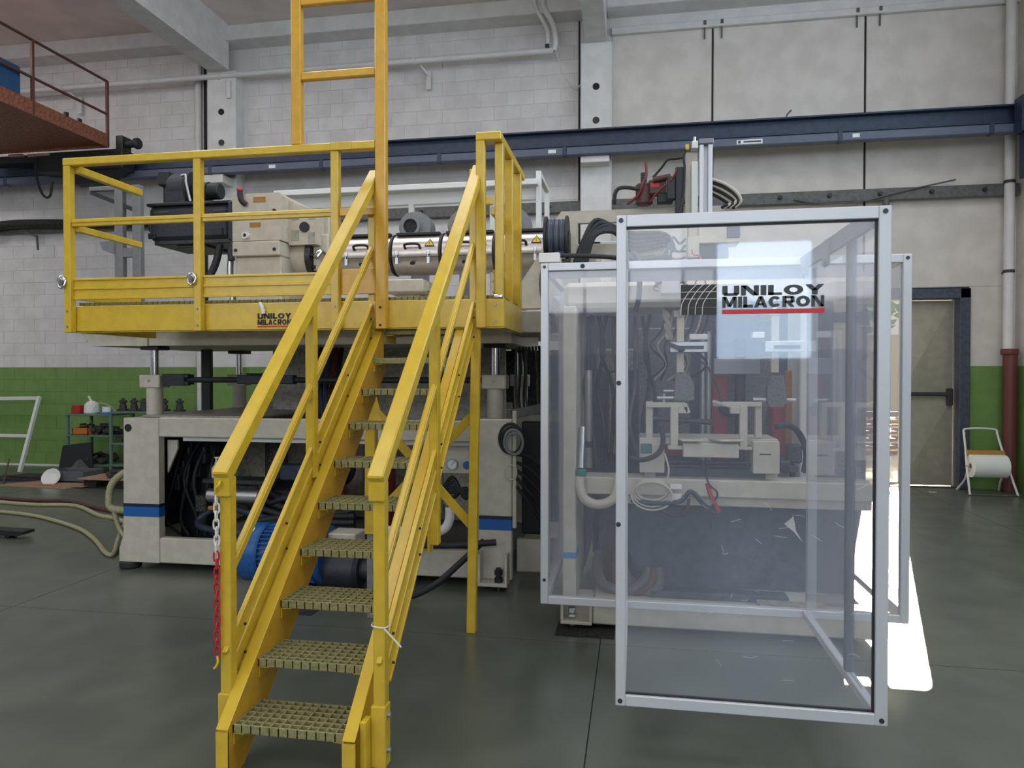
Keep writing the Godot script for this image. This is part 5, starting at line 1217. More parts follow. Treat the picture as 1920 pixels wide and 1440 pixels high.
	for q in [-3.62, -4.05]:
		part(c, "roller_bracket", g().span(Vector3(0.895, 2.11, q - 0.04), Vector3(0.905, 2.24, q + 0.04), 0.003).cyl(Vector3(0.905, 2.13, q), Vector3(0.88, 2.13, q), 0.02, 12), M.alu_dark)
	screw(c, Vector3(-0.058, 2.222, z))
	screw(c, Vector3(0.945, 2.222, z))
	screw(c, Vector3(-0.058, 0.252, z))
	screw(c, Vector3(0.945, 0.252, z))
	screw(c, Vector3(-0.066, 1.56, z))
	screw(c, Vector3(-0.066, 0.98, z))
	var sc := g()
	var sr := RandomNumberGenerator.new()
	sr.seed = 5
	for i in 26:
		var p0 := Vector3(sr.randf_range(0.1, 0.88), sr.randf_range(0.32, 1.2), z - 0.0195)
		var p1 := p0 + Vector3(sr.randf_range(-0.06, 0.06), sr.randf_range(-0.03, 0.03), 0)
		sc.tube([p0, (p0 + p1) / 2 + Vector3(0, sr.randf_range(-0.006, 0.006), 0), p1], 0.0005, 3, false, 3)
	mass(c, "scratch", sc, M.white_plastic)
	# lettering on the pane
	var pz := z - 0.0185
	block_letters(c, "UNILOY", Vector3(0.344, 1.910, pz - 0.001), 0.386, 0.040, 0.0015, M.grey_print)
	block_letters(c, "MILACRON", Vector3(0.344, 1.862, pz - 0.001), 0.386, 0.044, 0.0015, M.grey_print)
	part(c, "red_line", g().span(Vector3(0.344, 1.837, pz - 0.001), Vector3(0.730, 1.855, pz + 0.001)), M.red_print)
	var em := g()
	for q in [[1.930, 1.957], [1.902, 1.9265], [1.867, 1.8985], [1.836, 1.8635]]:
		em.span(Vector3(0.182, q[0], pz - 0.001), Vector3(0.322, q[1], pz + 0.0005))
	part(c, "emblem", em, M.black_print, "black square emblem with pale lines")
	var arcs := g()
	for k in 4:
		var xk := 0.182 + 0.028 * k
		arcs.tube([Vector3(xk, 1.836, pz + 0.001), Vector3(xk + 0.004, 1.88, pz + 0.001), Vector3(xk + 0.03, 1.925, pz + 0.001), Vector3(xk + 0.06, 1.957, pz + 0.001)], 0.0016, 5)
	mass(c, "emblem_line", arcs, M.white_plastic, false)

func block(t: Node3D, called: String, x0: float, y0: float, x1: float, y1: float, z: float, d: float, m: String, bev := 0.004) -> MeshInstance3D:
	return part(t, called, g().span(Vector3(minf(x0, x1), minf(y0, y1), z - d), Vector3(maxf(x0, x1), maxf(y0, y1), z), bev), M[m])

func px(a: Vector3, b: Vector3, d: float) -> Geo:   # a box whose front face has these two corners
	return g().span(Vector3(a.x, a.y, a.z - d), b, 0.004)

func station() -> void:
	var s := thing("moulding_station", "beige blow moulding press behind the clear guard, with pillars, cross beams and chute", "moulding press", Vector3(0.3, 0.03, -5.2))
	var B := M.beige as Material
	# skeleton
	part(s, "pillar", g().span(Vector3(-0.447, 0.16, -5.18), Vector3(-0.363, 2.02, -4.46), 0.008), B)
	part(s, "pillar_foot", g().span(Vector3(-0.458, 0.03, -4.75), Vector3(-0.261, 0.05, -4.432), 0.004).span(Vector3(-0.458, 0.05, -4.75), Vector3(-0.44, 0.16, -4.432), 0.003).span(Vector3(-0.279, 0.05, -4.75), Vector3(-0.261, 0.16, -4.432), 0.003).span(Vector3(-0.458, 0.05, -4.75), Vector3(-0.261, 0.16, -4.60)), B)
	part(s, "levelling_bolt", g().cyl(Vector3(-0.39, 0.0, -4.5), Vector3(-0.39, 0.11, -4.5), 0.016, 8).box(Vector3(-0.39, 0.10, -4.5), Vector3(0.045, 0.035, 0.045), 0.006).box(Vector3(-0.39, 0.065, -4.5), Vector3(0.05, 0.02, 0.05), 0.006), M.steel)
	part(s, "masking_tape", g().span(Vector3(-0.449, 0.438, -4.70), Vector3(-0.361, 0.475, -4.457)), M.blue_plastic, "strip of blue tape")
	part(s, "base_beam", g().span(Vector3(-0.26, 0.03, -4.95), Vector3(1.40, 0.155, -4.46), 0.01), B)
	part(s, "head_beam", g().span(Vector3(-0.455, 2.02, -5.2), Vector3(0.72, 2.185, -4.60), 0.03), B)
	part(s, "cross_beam", g().span(Vector3(-0.363, 0.835, -4.75), Vector3(1.40, 0.945, -4.52), 0.008), B)
	part(s, "cross_beam", g().span(Vector3(-0.10, 0.775, -4.72), Vector3(1.40, 0.835, -4.56), 0.006), B)
	part(s, "pillar", g().span(Vector3(1.10, 0.16, -5.5), Vector3(1.20, 2.18, -5.1), 0.008), M.white_frame)
	part(s, "rear_plate", g().span(Vector3(-0.36, 0.04, -6.3), Vector3(1.60, 2.2, -6.2), 0.01), M.hydraulic_dark)
	part(s, "skirt_plate", g().span(Vector3(-0.25, 0.155, -5.0), Vector3(1.38, 0.775, -4.97), 0.006), M.hydraulic_dark)
	part(s, "side_plate", g().span(Vector3(-0.44, 0.16, -6.2), Vector3(-0.36, 2.2, -5.3), 0.01), M.hydraulic_dark)
	part(s, "chute", g().prism([Vector2(-0.04, 0.775), Vector2(1.12, 0.775), Vector2(1.08, 0.66), Vector2(0.66, 0.165), Vector2(0.11, 0.165), Vector2(-0.04, 0.42)], Vector3(0, 0, -4.80), Vector3.RIGHT, Vector3.UP, Vector3(0, 0, 0.03)), M.hydraulic_dark, "dark blue-grey scrap chute")
	part(s, "chute_sill", g().span(Vector3(0.10, 0.155, -4.78), Vector3(0.95, 0.20, -4.66), 0.005), M.hydraulic_dark)
	# deep parts
	part(s, "platen", g().span(Vector3(0.02, 0.98, -5.75), Vector3(0.42, 1.95, -5.62), 0.01), M.tool_steel)
	part(s, "platen", g().span(Vector3(0.62, 0.98, -5.75), Vector3(1.02, 1.72, -5.62), 0.01), M.tool_steel)
	part(s, "mould_block", g().span(Vector3(0.56, 0.93, -5.6), Vector3(0.66, 1.62, -5.4), 0.008), M.red)
	part(s, "mould_block", g().span(Vector3(0.10, 0.99, -5.6), Vector3(0.66, 1.10, -5.38), 0.008).span(Vector3(0.98, 1.0, -5.6), Vector3(1.08, 1.36, -5.4), 0.008), M.red)
	part(s, "guide_column", g().cyl(Vector3(0.76, 0.95, -5.45), Vector3(0.76, 1.85, -5.45), 0.04, 16), M.dark_steel)
	part(s, "guide_column", g().span(Vector3(1.06, 0.95, -5.38), Vector3(1.12, 1.62, -5.34), 0.004), M.ochre)
	part(s, "guide_column", g().cyl(Vector3(0.48, 0.95, -5.3), Vector3(0.48, 1.9, -5.3), 0.02, 12).cyl(Vector3(0.52, 0.95, -5.3), Vector3(0.52, 1.9, -5.3), 0.02, 12), M.steel)
	part(s, "round_port", g().cyl(Vector3(0.66, 1.35, -5.4), Vector3(0.66, 1.35, -5.36), 0.06, 18, 0.01), M.black)
	part(s, "grey_panel", px(Vector3(0.545, 1.592, -5.2), Vector3(0.858, 1.704, -5.2), 0.03), M.zinc)
	part(s, "dark_post", g().cyl(Vector3(-0.31, 0.96, -4.85), Vector3(-0.31, 1.62, -4.85), 0.025, 14), M.steel)
	part(s, "dark_post", g().cyl(Vector3(-0.31, 1.62, -4.85), Vector3(-0.31, 1.98, -4.85), 0.018, 14), M.black)
	part(s, "clamp_ring", g().pipe(Vector3(-0.31, 1.10, -4.85), Vector3(-0.31, 1.14, -4.85), 0.036, 0.024, 14), M.black)
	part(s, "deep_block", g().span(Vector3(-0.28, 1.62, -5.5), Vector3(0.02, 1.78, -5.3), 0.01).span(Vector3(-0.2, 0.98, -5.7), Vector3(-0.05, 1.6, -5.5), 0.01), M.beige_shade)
	part(s, "deep_block", g().span(Vector3(-0.28, 0.20, -5.3), Vector3(-0.02, 0.52, -5.1), 0.02).span(Vector3(-0.25, 0.55, -5.2), Vector3(-0.05, 0.72, -5.05), 0.02), M.black)
	part(s, "manifold_pipe", g().cyl(Vector3(-0.19, 0.40, -5.05), Vector3(-0.19, 0.50, -5.05), 0.03, 12).cyl(Vector3(-0.10, 0.40, -5.05), Vector3(-0.10, 0.50, -5.05), 0.03, 12).span(Vector3(-0.26, 0.36, -5.1), Vector3(-0.03, 0.40, -5.0), 0.005), M.dark_steel)
	part(s, "white_plate", g().prism([Vector2(0.0, 0.06), Vector2(0.055, 0.11), Vector2(0.07, 0.02), Vector2(0.11, -0.05), Vector2(0.06, 0.01)], Vector3(0.926, 0.593, -4.7), Vector3.RIGHT, Vector3.UP, Vector3(0, 0, 0.004)), M.white_plastic, "kinked white scrap plate")
	part(s, "shelf_edge", g().span(Vector3(0.75, 0.155, -4.63), Vector3(1.38, 0.19, -4.50), 0.004), M.beige_shade)
	# ---- bottle table
	var t := thing("take_out_table", "beige take-out table with four upright brackets behind the lettered pane", "work table", Vector3(0.45, 0.945, -4.6))
	part(t, "bracket_post", px(Vector3(0.068, 1.187, -4.6), Vector3(0.111, 1.421, -4.6), 0.05), B)
	part(t, "bracket_bar", px(Vector3(0.067, 1.384, -4.58), Vector3(0.313, 1.416, -4.58), 0.05).bar(Vector3(0.306, 1.41, -4.57), Vector3(0.329, 1.353, -4.57), 0.02, 0.025), B)
	part(t, "bracket_post", px(Vector3(0.218, 1.14, -4.55), Vector3(0.266, 1.394, -4.55), 0.04), B)
	part(t, "bracket_bar", px(Vector3(0.267, 1.35, -4.56), Vector3(0.325, 1.394, -4.56), 0.04), B)
	part(t, "bracket_bar", px(Vector3(0.481, 1.394, -4.58), Vector3(0.77, 1.423, -4.58), 0.05).bar(Vector3(0.479, 1.428, -4.56), Vector3(0.57, 1.398, -4.5), 0.03, 0.012), B)
	part(t, "bracket_post", px(Vector3(0.634, 1.148, -4.55), Vector3(0.68, 1.404, -4.55), 0.04), B)
	part(t, "bracket_bar", px(Vector3(0.575, 1.351, -4.54), Vector3(0.635, 1.397, -4.54), 0.04), B)
	part(t, "bracket_post", px(Vector3(0.733, 1.204, -4.6), Vector3(0.773, 1.415, -4.6), 0.05), B)
	part(t, "post_base", px(Vector3(0.201, 1.125, -4.53), Vector3(0.295, 1.15, -4.53), 0.07).span(Vector3(0.622, 1.133, -4.53), Vector3(0.705, 1.15, -4.6)), B)
	part(t, "table_plate", px(Vector3(0.028, 1.152, -4.6), Vector3(0.871, 1.193, -4.6), 0.35), B)
	part(t, "left_housing", px(Vector3(0.029, 0.974, -4.56), Vector3(0.183, 1.155, -4.56), 0.2), B)
	part(t, "right_housing", px(Vector3(0.709, 0.989, -4.52), Vector3(0.863, 1.187, -4.52), 0.25), B)
	part(t, "housing_slot", px(Vector3(0.745, 1.104, -4.517), Vector3(0.813, 1.112, -4.517), 0.002), M.dark_steel)
	part(t, "centre_bar", px(Vector3(0.293, 1.084, -4.5), Vector3(0.624, 1.169, -4.5), 0.05).span(Vector3(0.392, 1.087, -4.497), Vector3(0.398, 1.165, -4.5)), B)
	part(t, "slide_plate", g().box(Vector3(0.331, 1.189, -4.55), Vector3(0.13, 0.012, 0.16), 0.003, Basis(Vector3.UP, 0.2)).box(Vector3(0.549, 1.192, -4.55), Vector3(0.15, 0.012, 0.18), 0.003, Basis(Vector3.UP, 0.35)), M.beige_warm)
	part(t, "slide_rod", g().cyl(Vector3(0.185, 1.043, -4.6), Vector3(0.727, 1.045, -4.6), 0.012, 10).cyl(Vector3(0.186, 1.014, -4.62), Vector3(0.731, 1.019, -4.62), 0.010, 10), M.dark_steel)
	part(t, "support_leg", g().span(Vector3(0.06, 0.945, -4.74), Vector3(0.13, 1.0, -4.62)).span(Vector3(0.80, 0.945, -4.74), Vector3(0.87, 1.0, -4.62)), B)
	part(t, "teal_block", px(Vector3(0.035, 1.097, -4.55), Vector3(0.104, 1.158, -4.55), 0.01), M.teal)
	part(t, "air_cylinder", g().cyl(Vector3(0.115, 1.311, -4.62), Vector3(0.476, 1.292, -4.62), 0.018, 12).cyl(Vector3(0.223, 1.297, -4.6), Vector3(0.279, 1.294, -4.6), 0.03, 12, 0.004), M.dark_steel)
	part(t, "base_plate", px(Vector3(0.187, 0.909, -4.64), Vector3(0.737, 1, -4.64), 0.05), M.hydraulic_dark)
	# ---- two blow pin tools hanging from the head
	for q in [[0.0, "left hanging blow tool with grey clamp plate above the bracket table"], [0.575, "right hanging blow tool with flared grey block above the bracket table"]]:
		var o := Vector3(q[0], 0, 0)
		var w := thing("blow_tool", q[1], "tool", Vector3(0.283, 1.945, -4.65) + o, "hanging blow tools")
		var d := o
		part(w, "hanger_rod", g().span(Vector3(0.26, 1.603, -4.68) + d, Vector3(0.306, 1.965, -4.65) + d, 0.003), M.beige_warm, "cream hanger bar")
		part(w, "clamp_plate", px(Vector3(0.216, 1.731, -4.62) + d, Vector3(0.451, 1.8, -4.62) + d, 0.1), M.steel)
		part(w, "slot", px(Vector3(0.269, 1.751, -4.617) + d, Vector3(0.425, 1.773, -4.617) + d, 0.002), M.dark_steel)
		if q[0] < 0.1:
			part(w, "cream_block", px(Vector3(0.336, 1.81, -4.6), Vector3(0.446, 1.846, -4.6), 0.06), M.white_plastic)
			part(w, "lever", g().bar(Vector3(0.204, 1.787, -4.58), Vector3(0.306, 1.746, -4.58), 0.025, 0.02, 0.004).ball(Vector3(0.283, 1.75, -4.58), 0.02), M.black)
			part(w, "tool_block", g().prism([Vector2(-0.035, 0.0), Vector2(0.045, 0.0), Vector2(0.08, -0.06), Vector2(0.08, -0.17), Vector2(-0.045, -0.17)], Vector3(0.286, 1.599, -4.68), Vector3.RIGHT, Vector3.UP, Vector3(0, 0, 0.07)), M.tool_steel)
			part(w, "spigot", g().cyl(Vector3(0.138, 1.443, -4.64), Vector3(0.251, 1.444, -4.64), 0.014, 10).cyl(Vector3(0.178, 1.487, -4.64), Vector3(0.258, 1.488, -4.64), 0.01, 8).cyl(Vector3(0.182, 1.406, -4.64), Vector3(0.182, 1.47, -4.64), 0.012, 8), M.steel)
		else:
			part(w, "cream_block", px(Vector3(0.714, 1.817, -4.6), Vector3(0.786, 1.856, -4.6), 0.06), M.white_plastic)
			part(w, "tool_block", g().prism([Vector2(-0.03, 0.0), Vector2(0.04, 0.0), Vector2(0.06, -0.17), Vector2(0.035, -0.195), Vector2(-0.035, -0.195), Vector2(-0.055, -0.17), Vector2(-0.055, -0.07)], Vector3(0.862, 1.589, -4.68), Vector3.RIGHT, Vector3.UP, Vector3(0, 0, 0.07)), M.tool_steel)
			part(w, "spigot", g().cyl(Vector3(0.725, 1.436, -4.64), Vector3(0.802, 1.434, -4.64), 0.014, 10).cyl(Vector3(0.897, 1.434, -4.64), Vector3(0.978, 1.431, -4.64), 0.014, 10), M.steel)
		part(w, "feed_tube", g().tube([Vector3(0.284, 1.966, -4.66) + d, Vector3(0.28, 2.0, -4.68) + d, Vector3(0.30, 2.02, -4.72) + d], 0.009, 6), M.white_plastic)
		part(w, "cross_arm", g().span(Vector3(0.24, 1.955, -5.22) + d, Vector3(0.31, 2.0, -4.64) + d, 0.004), M.beige_shade)
	# ---- top works
	var u := thing("press_head", "beige overhead gantry plate of the press behind the cable drum and guard top", "gantry", Vector3(0, 2.185, -5.3))
	part(u, "gantry_plate", g().prism([Vector2(-0.60, 2.185), Vector2(-0.60, 2.72), Vector2(-0.545, 2.80), Vector2(0.62, 2.80), Vector2(0.62, 2.71), Vector2(-0.42, 2.71), Vector2(-0.42, 2.185)], Vector3(0, 0, -5.35), Vector3.RIGHT, Vector3.UP, Vector3(0, 0, 0.05)), B)
	part(u, "gantry_bar", px(Vector3(-0.417, 2.439, -5.15), Vector3(0.18, 2.528, -5.15), 0.1), B)
	part(u, "gantry_leg", g().span(Vector3(-0.34, 2.185, -5.22), Vector3(-0.28, 2.50, -5.16)).span(Vector3(0.14, 2.185, -5.22), Vector3(0.20, 2.50, -5.16)).span(Vector3(0.36, 2.185, -5.22), Vector3(0.45, 2.68, -5.06), 0.004), B)
	part(u, "head_box", px(Vector3(0.423, 2.482, -5), Vector3(0.694, 2.602, -5), 0.2).span(Vector3(0.349, 2.392, -5.1), Vector3(0.426, 2.533, -5)), B)
	part(u, "blue_filter", px(Vector3(0.606, 2.511, -4.99), Vector3(0.692, 2.593, -4.99), 0.01), M.navy_light)
	part(u, "dark_box", px(Vector3(0.425, 2.377, -5.02), Vector3(0.621, 2.473, -5.02), 0.1), M.hydraulic_dark)
	part(u, "rear_rail", g().span(Vector3(-0.36, 2.62, -6.0), Vector3(0.2, 2.68, -5.9), 0.004).span(Vector3(-0.36, 2.185, -6.0), Vector3(-0.28, 2.68, -5.9), 0.004), M.white_frame)
	part(u, "valve_plate", px(Vector3(0.154, 2.099, -4.56), Vector3(0.28, 2.206, -4.56), 0.05), M.white_plastic)
	var mast := thing("transfer_mast", "tall twin aluminium profile mast rising above the guard top", "mast", Vector3(0.44, 2.68, -5.0))
	part(mast, "profile", g().span(Vector3(0.425, 2.68, -5.06), Vector3(0.455, 3.15, -5.0), 0.004).span(Vector3(0.482, 2.68, -5.06), Vector3(0.512, 3.15, -5.0), 0.004).span(Vector3(0.455, 2.68, -5.06), Vector3(0.482, 3.15, -5.045)), M.alu)
	part(mast, "cap", g().span(Vector3(0.42, 3.15, -5.07), Vector3(0.517, 3.185, -4.99), 0.004), M.alu_dark)
	part(mast, "profile", g().span(Vector3(0.375, 2.68, -5.06), Vector3(0.418, 3.04, -5.01), 0.004), M.white_frame)
	part(mast, "back_plate", g().span(Vector3(0.335, 2.70, -5.09), Vector3(0.42, 3.12, -5.07), 0.003), B)
	part(mast, "top_block", g().span(Vector3(0.375, 3.125, -5.08), Vector3(0.42, 3.175, -5.0), 0.004).cyl(Vector3(0.395, 3.175, -5.03), Vector3(0.395, 3.21, -5.03), 0.01, 8), M.steel)
	part(mast, "brass_valve", g().span(Vector3(0.335, 3.13, -5.06), Vector3(0.36, 3.165, -5.03), 0.003), M.sticker_yellow)
	part(mast, "cable_strip", g().span(Vector3(0.27, 2.70, -5.12), Vector3(0.325, 3.02, -5.05), 0.006).span(Vector3(0.215, 2.80, -5.12), Vector3(0.27, 2.96, -5.05), 0.006), M.black)
	var sv := thing("servo_motor", "brown and black servo motors on top of the gantry beside the mast", "motor", Vector3(0.1, 2.80, -5.2))
	part(sv, "motor_body", g().cyl(Vector3(0.06, 2.80, -5.2), Vector3(0.06, 2.95, -5.2), 0.06, 16, 0.01), M.brown_motor)
	part(sv, "motor_body", g().span(Vector3(0.09, 2.86, -5.24), Vector3(0.22, 2.965, -5.14), 0.01).cyl(Vector3(0.12, 2.955, -5.12), Vector3(0.24, 2.975, -5.12), 0.02, 10), M.brown_motor)
	part(sv, "connector", g().span(Vector3(0.035, 2.95, -5.22), Vector3(0.08, 3.03, -5.18), 0.006).span(Vector3(0.15, 2.80, -5.22), Vector3(0.26, 2.87, -5.14), 0.006), M.black)
	part(sv, "red_plate", g().box(Vector3(0.135, 2.925, -5.137), Vector3(0.06, 0.03, 0.004)), M.red_print)
	hose([Vector3(0.07, 3.10, -5.16), Vector3(0.075, 3.0, -5.14), Vector3(0.05, 2.93, -5.13), Vector3(0.02, 2.86, -5.14), Vector3(-0.06, 2.80, -5.15)], 0.010, "dark_red", "dark red cable coming up out of the brown servo motor", "", "cable")
	hose([Vector3(0.28, 3.0, -5.04), Vector3(0.24, 2.93, -5.05), Vector3(0.15, 2.86, -5.10), Vector3(0.10, 2.80, -5.12)], 0.007, "dark_red", "thin red cable slanting from the mast down to the gantry", "", "cable")
	hose([Vector3(0.02, 2.90, -5.14), Vector3(-0.06, 2.915, -5.14), Vector3(-0.12, 2.91, -5.14), Vector3(-0.145, 2.87, -5.14), Vector3(-0.15, 2.80, -5.15)], 0.014, "rubber", "black cable arching left from the brown servo motor", "", "cable")
	hose([Vector3(0.12, 2.975, -5.13), Vector3(0.18, 3.04, -5.12), Vector3(0.22, 3.085, -5.10), Vector3(0.28, 3.085, -5.08), Vector3(0.33, 3.085, -5.06)], 0.009, "rubber", "black cable running up from the servo to the mast top", "", "cable")
	hose([Vector3(0.34, 3.15, -5.04), Vector3(0.325, 3.08, -5.04), Vector3(0.33, 3.0, -5.04), Vector3(0.32, 2.8, -5.03), Vector3(0.29, 2.66, -5.0)], 0.008, "rubber", "thin black cable dropping beside the brass valve of the mast", "", "cable")
	for k in 6:
		var o := 0.018 * k
		hose([Vector3(0.51, 2.94 - o * 0.8, -5.10 - o), Vector3(0.60, 2.91 - o, -5.12 - o), Vector3(0.68, 2.85 - o, -5.12 - o), Vector3(0.715 - o, 2.79 - o * 0.3, -5.13), Vector3(0.68 - o, 2.75, -5.15)], 0.011, "rubber" if k % 2 else "hose_beige", "curved cable bowing out right of the aluminium mast, %s from the top" % ORD[k], "cables right of the mast", "cable")
	# ---- cable drum and cable harness over the guard
	var rl := thing("cable_drum", "black cable drum wound with blue-grey wire on top left of the guard", "cable drum", Vector3(-0.559, 2.378, -5))
	var rc := Vector3(-0.514, 2.545, -5)
	for x in [-0.11, 0.035]:
		part(rl, "flange", g().cyl(rc + Vector3(x, 0, 0), rc + Vector3(x + 0.018, 0, 0), 0.155, 26, 0.004), M.black)
	for k in 9:
		part(rl, "winding", g().pipe(rc + Vector3(-0.09 + k * 0.0137, 0, 0), rc + Vector3(-0.078 + k * 0.0137, 0, 0), 0.128 + 0.005 * (k % 2), 0.05, 22), M.navy_light if k % 3 else M.rubber_blue)
	part(rl, "drum_stand", g().span(rc + Vector3(0.053, -0.155, -0.05), rc + Vector3(0.065, 0.04, 0.05), 0.003).span(rc + Vector3(-0.125, -0.165, -0.06), rc + Vector3(0.065, -0.153, 0.06), 0.003), M.dark_steel)
	solo("terminal_box", px(Vector3(-0.57, 2.262, -4.24), Vector3(-0.445, 2.319, -4.24), 0.12), M.white_plastic, "small white terminal box on the guard's upper left corner", "box")
	hose([Vector3(-0.50, 2.42, -4.9), Vector3(-0.56, 2.36, -4.75), Vector3(-0.60, 2.25, -4.7), Vector3(-0.60, 2.1, -4.75), Vector3(-0.57, 2.02, -4.85), Vector3(-0.56, 1.9, -5.0)], 0.025, "rubber_blue", "blue-black cable looping down the guard's left corner", "", "cable")
	for k in 5:
		var o := 0.02 * k
		hose([Vector3(-0.42 + o, 2.34, -4.95), Vector3(-0.36 + o, 2.50 + o * 0.5, -4.95), Vector3(-0.28 + o * 1.5, 2.66 - o, -5.0), Vector3(-0.16 + o, 2.63 - o * 1.4, -5.05), Vector3(-0.02, 2.58 - o * 1.5, -5.08), Vector3(0.2, 2.57 - o, -5.1), Vector3(0.27, 2.45, -5.1)], 0.016, "rubber", "black cable arching over the press behind the cable drum, %s from the outside" % ORD[k], "black cables over the press", "cable")
	hose([Vector3(-0.45, 2.31, -4.3), Vector3(-0.2, 2.30, -4.32), Vector3(0.0, 2.29, -4.4), Vector3(0.2, 2.34, -4.7), Vector3(0.3, 2.30, -4.9)], 0.014, "rubber", "black cable lying along the top rail of the guard", "", "cable")
	hose([Vector3(-0.02, 2.31, -4.26), Vector3(0.01, 2.28, -4.28), Vector3(0.025, 2.2, -4.30), Vector3(0.02, 2.05, -4.34), Vector3(0.0, 1.98, -4.4)], 0.016, "rubber_blue", "dark cable drooping over the guard rail beside the inner post", "", "cable")
	for k in 8:
		var y := 2.20 + 0.035 * k
		hose([Vector3(0.02 + 0.03 * k, 2.21, -4.9), Vector3(0.10 + 0.02 * k, y + 0.05, -4.88), Vector3(0.22 + 0.01 * k, y + 0.02 * (k % 3), -4.9), Vector3(0.33, 2.22 + 0.04 * k, -4.94)], 0.008, "teal" if k % 3 == 0 else "navy_light", "thin blue or green air tube above the guard rail, %s from the bottom" % ORD[k], "air tubes above the guard rail", "cable")
	var pk := g()
	for k in 3:
		var lp := []
		for i in 10:
			lp.append(Vector3(0.375 + cos(i * TAU / 10) * (0.03 - 0.004 * k), 2.12 - 0.045 * k + sin(i * TAU / 10) * 0.035, -4.30 + 0.006 * k))
		pk.tube(lp, 0.0045, 5, true, 2)
	pk.tube([Vector3(0.37, 2.42, -4.9), Vector3(0.36, 2.34, -4.6), Vector3(0.375, 2.28, -4.32), Vector3(0.375, 2.16, -4.30)], 0.0045, 5)
	solo("red_lead", pk, M.purple, "thin pinkish red wire knotted in loops below the guard's top rail", "cable")
	for k in 7:
		var x := 0.20 + 0.045 * k
		hose([Vector3(x, 2.02, -4.75), Vector3(x - 0.03, 1.88, -4.76), Vector3(x - 0.10, 1.78, -4.8), Vector3(x - 0.04 * (k % 3), 1.66, -4.9), Vector3(x - 0.12, 1.55, -5.0)], 0.007, "hose_beige" if k % 2 else "rubber", "slim air line dropping from the press head, %s from its left side" % ORD[k], "air lines in the press", "cable")
	for k in 9:
		var x := -0.30 + 0.05 * k
		var zz := -5.0 - 0.04 * (k % 4)
		hose([Vector3(x, 2.0, zz), Vector3(x + 0.04 * sin(k * 2.1), 1.75, zz + 0.05), Vector3(x - 0.05 * cos(k * 1.3), 1.5, zz), Vector3(x + 0.05 * sin(k * 0.9), 1.25, zz + 0.08), Vector3(x + 0.03, 0.99, zz)], 0.014, "rubber" if k % 3 else "grey_rail", "dark hose hanging in the left half of the press, %s from the pillar" % ORD[k], "hoses in the left of the press", "cable")
	var tw := thing("corrugated_duct", "twisted cream cable sleeve hanging left of the left blow tool", "cable sleeve", Vector3(0.202, 1.773, -4.75))
	for k in 2:
		var tp := []
		for i in 12:
			tp.append(Vector3(0.187, 2.064, -4.75) + Vector3(0.012 * sin(i * 1.1 + k * PI) + 0.003 * i, -0.022 * i, 0.012 * cos(i * 1.1 + k * PI)))
		part(tw, "strand", g().tube(tp, 0.015, 7), M.hose_beige)
	for q in [[1238, 1], [1277, -1]]:
		for k in 4:
			hose([Vector3(0.218, 2.157, -4.55) + Vector3(-0.055 * q[1], 0.004 * k, 0.0), Vector3(0.218, 2.157, -4.55) + Vector3((-0.09 - 0.006 * k) * q[1], 0.03 - 0.02 * k, 0.01), Vector3(0.218, 2.157, -4.55) + Vector3(-0.075 * q[1], 0.03 - 0.026 * k, 0.02)], 0.004, "rubber", "thin wire loop %s of the white terminal plate, %s from the top" % ["left" if q[1] > 0 else "right", ORD[k]], "wires at the terminal plate", "cable")
	var big := thing("return_hose", "thick pale grey hose bent in a U under the left cross beam", "hose", Vector3(-0.2, 0.8, -4.5))
	part(big, "tube", g().tube([Vector3(-0.335, 0.965, -4.48), Vector3(-0.34, 0.90, -4.46), Vector3(-0.31, 0.82, -4.45), Vector3(-0.24, 0.785, -4.45), Vector3(-0.16, 0.80, -4.46), Vector3(-0.115, 0.85, -4.48), Vector3(-0.10, 0.96, -4.55)], 0.03, 12), M.hose_beige)
	part(big, "collar", g().cyl(Vector3(-0.335, 0.955, -4.48), Vector3(-0.335, 1.0, -4.48), 0.038, 14, 0.006), M.teal, "green collar")
	part(big, "riser", g().cyl(Vector3(-0.335, 1.0, -4.48), Vector3(-0.335, 1.25, -4.6), 0.022, 12), M.steel)
	for k in 3:
		hose([Vector3(-0.24 + 0.09 * k, 0.36, -4.95), Vector3(-0.25 + 0.09 * k, 0.28, -4.85), Vector3(-0.2 + 0.1 * k, 0.20, -4.74), Vector3(-0.05 + 0.08 * k, 0.18, -4.70), Vector3(0.06 + 0.05 * k, 0.24, -4.72), Vector3(0.09 + 0.03 * k, 0.32, -4.76)], 0.036, "brown_motor" if k % 2 else "grey_rail", "thick dusty hose curling on the press base beside the chute, %s from the pillar" % ORD[k], "dusty hoses on the press base")
	var coil := thing("cable_coil", "coil of cream cable tied to the front cross beam below the table", "cable coil", Vector3(0.15, 0.8, -4.48))
	for k in 4:
		var lp := []
		for i in 12:
			lp.append(Vector3(0.103, 0.883, -4.47) + Vector3(cos(i * TAU / 12) * (0.10 + 0.008 * k), sin(i * TAU / 12) * (0.065 + 0.007 * k) - 0.012 * k, 0.008 * k))
		part(coil, "turn", g().tube(lp, 0.0065, 6, true, 2), M.hose_beige)
	part(coil, "tail", g().tube([Vector3(0.178, 1.111, -4.45), Vector3(0.204, 1.014, -4.44), Vector3(0.191, 0.933, -4.44)], 0.0065, 6), M.hose_beige)
	for q in [[1258, 912], [1258, 935]]:
		pass
	part(coil, "plug", px(Vector3(0.212, 0.886, -4.47), Vector3(0.285, 0.918, -4.47), 0.04), M.white_plastic)
	part(coil, "plug", px(Vector3(0.212, 0.814, -4.47), Vector3(0.285, 0.859, -4.47), 0.04), M.white_plastic)
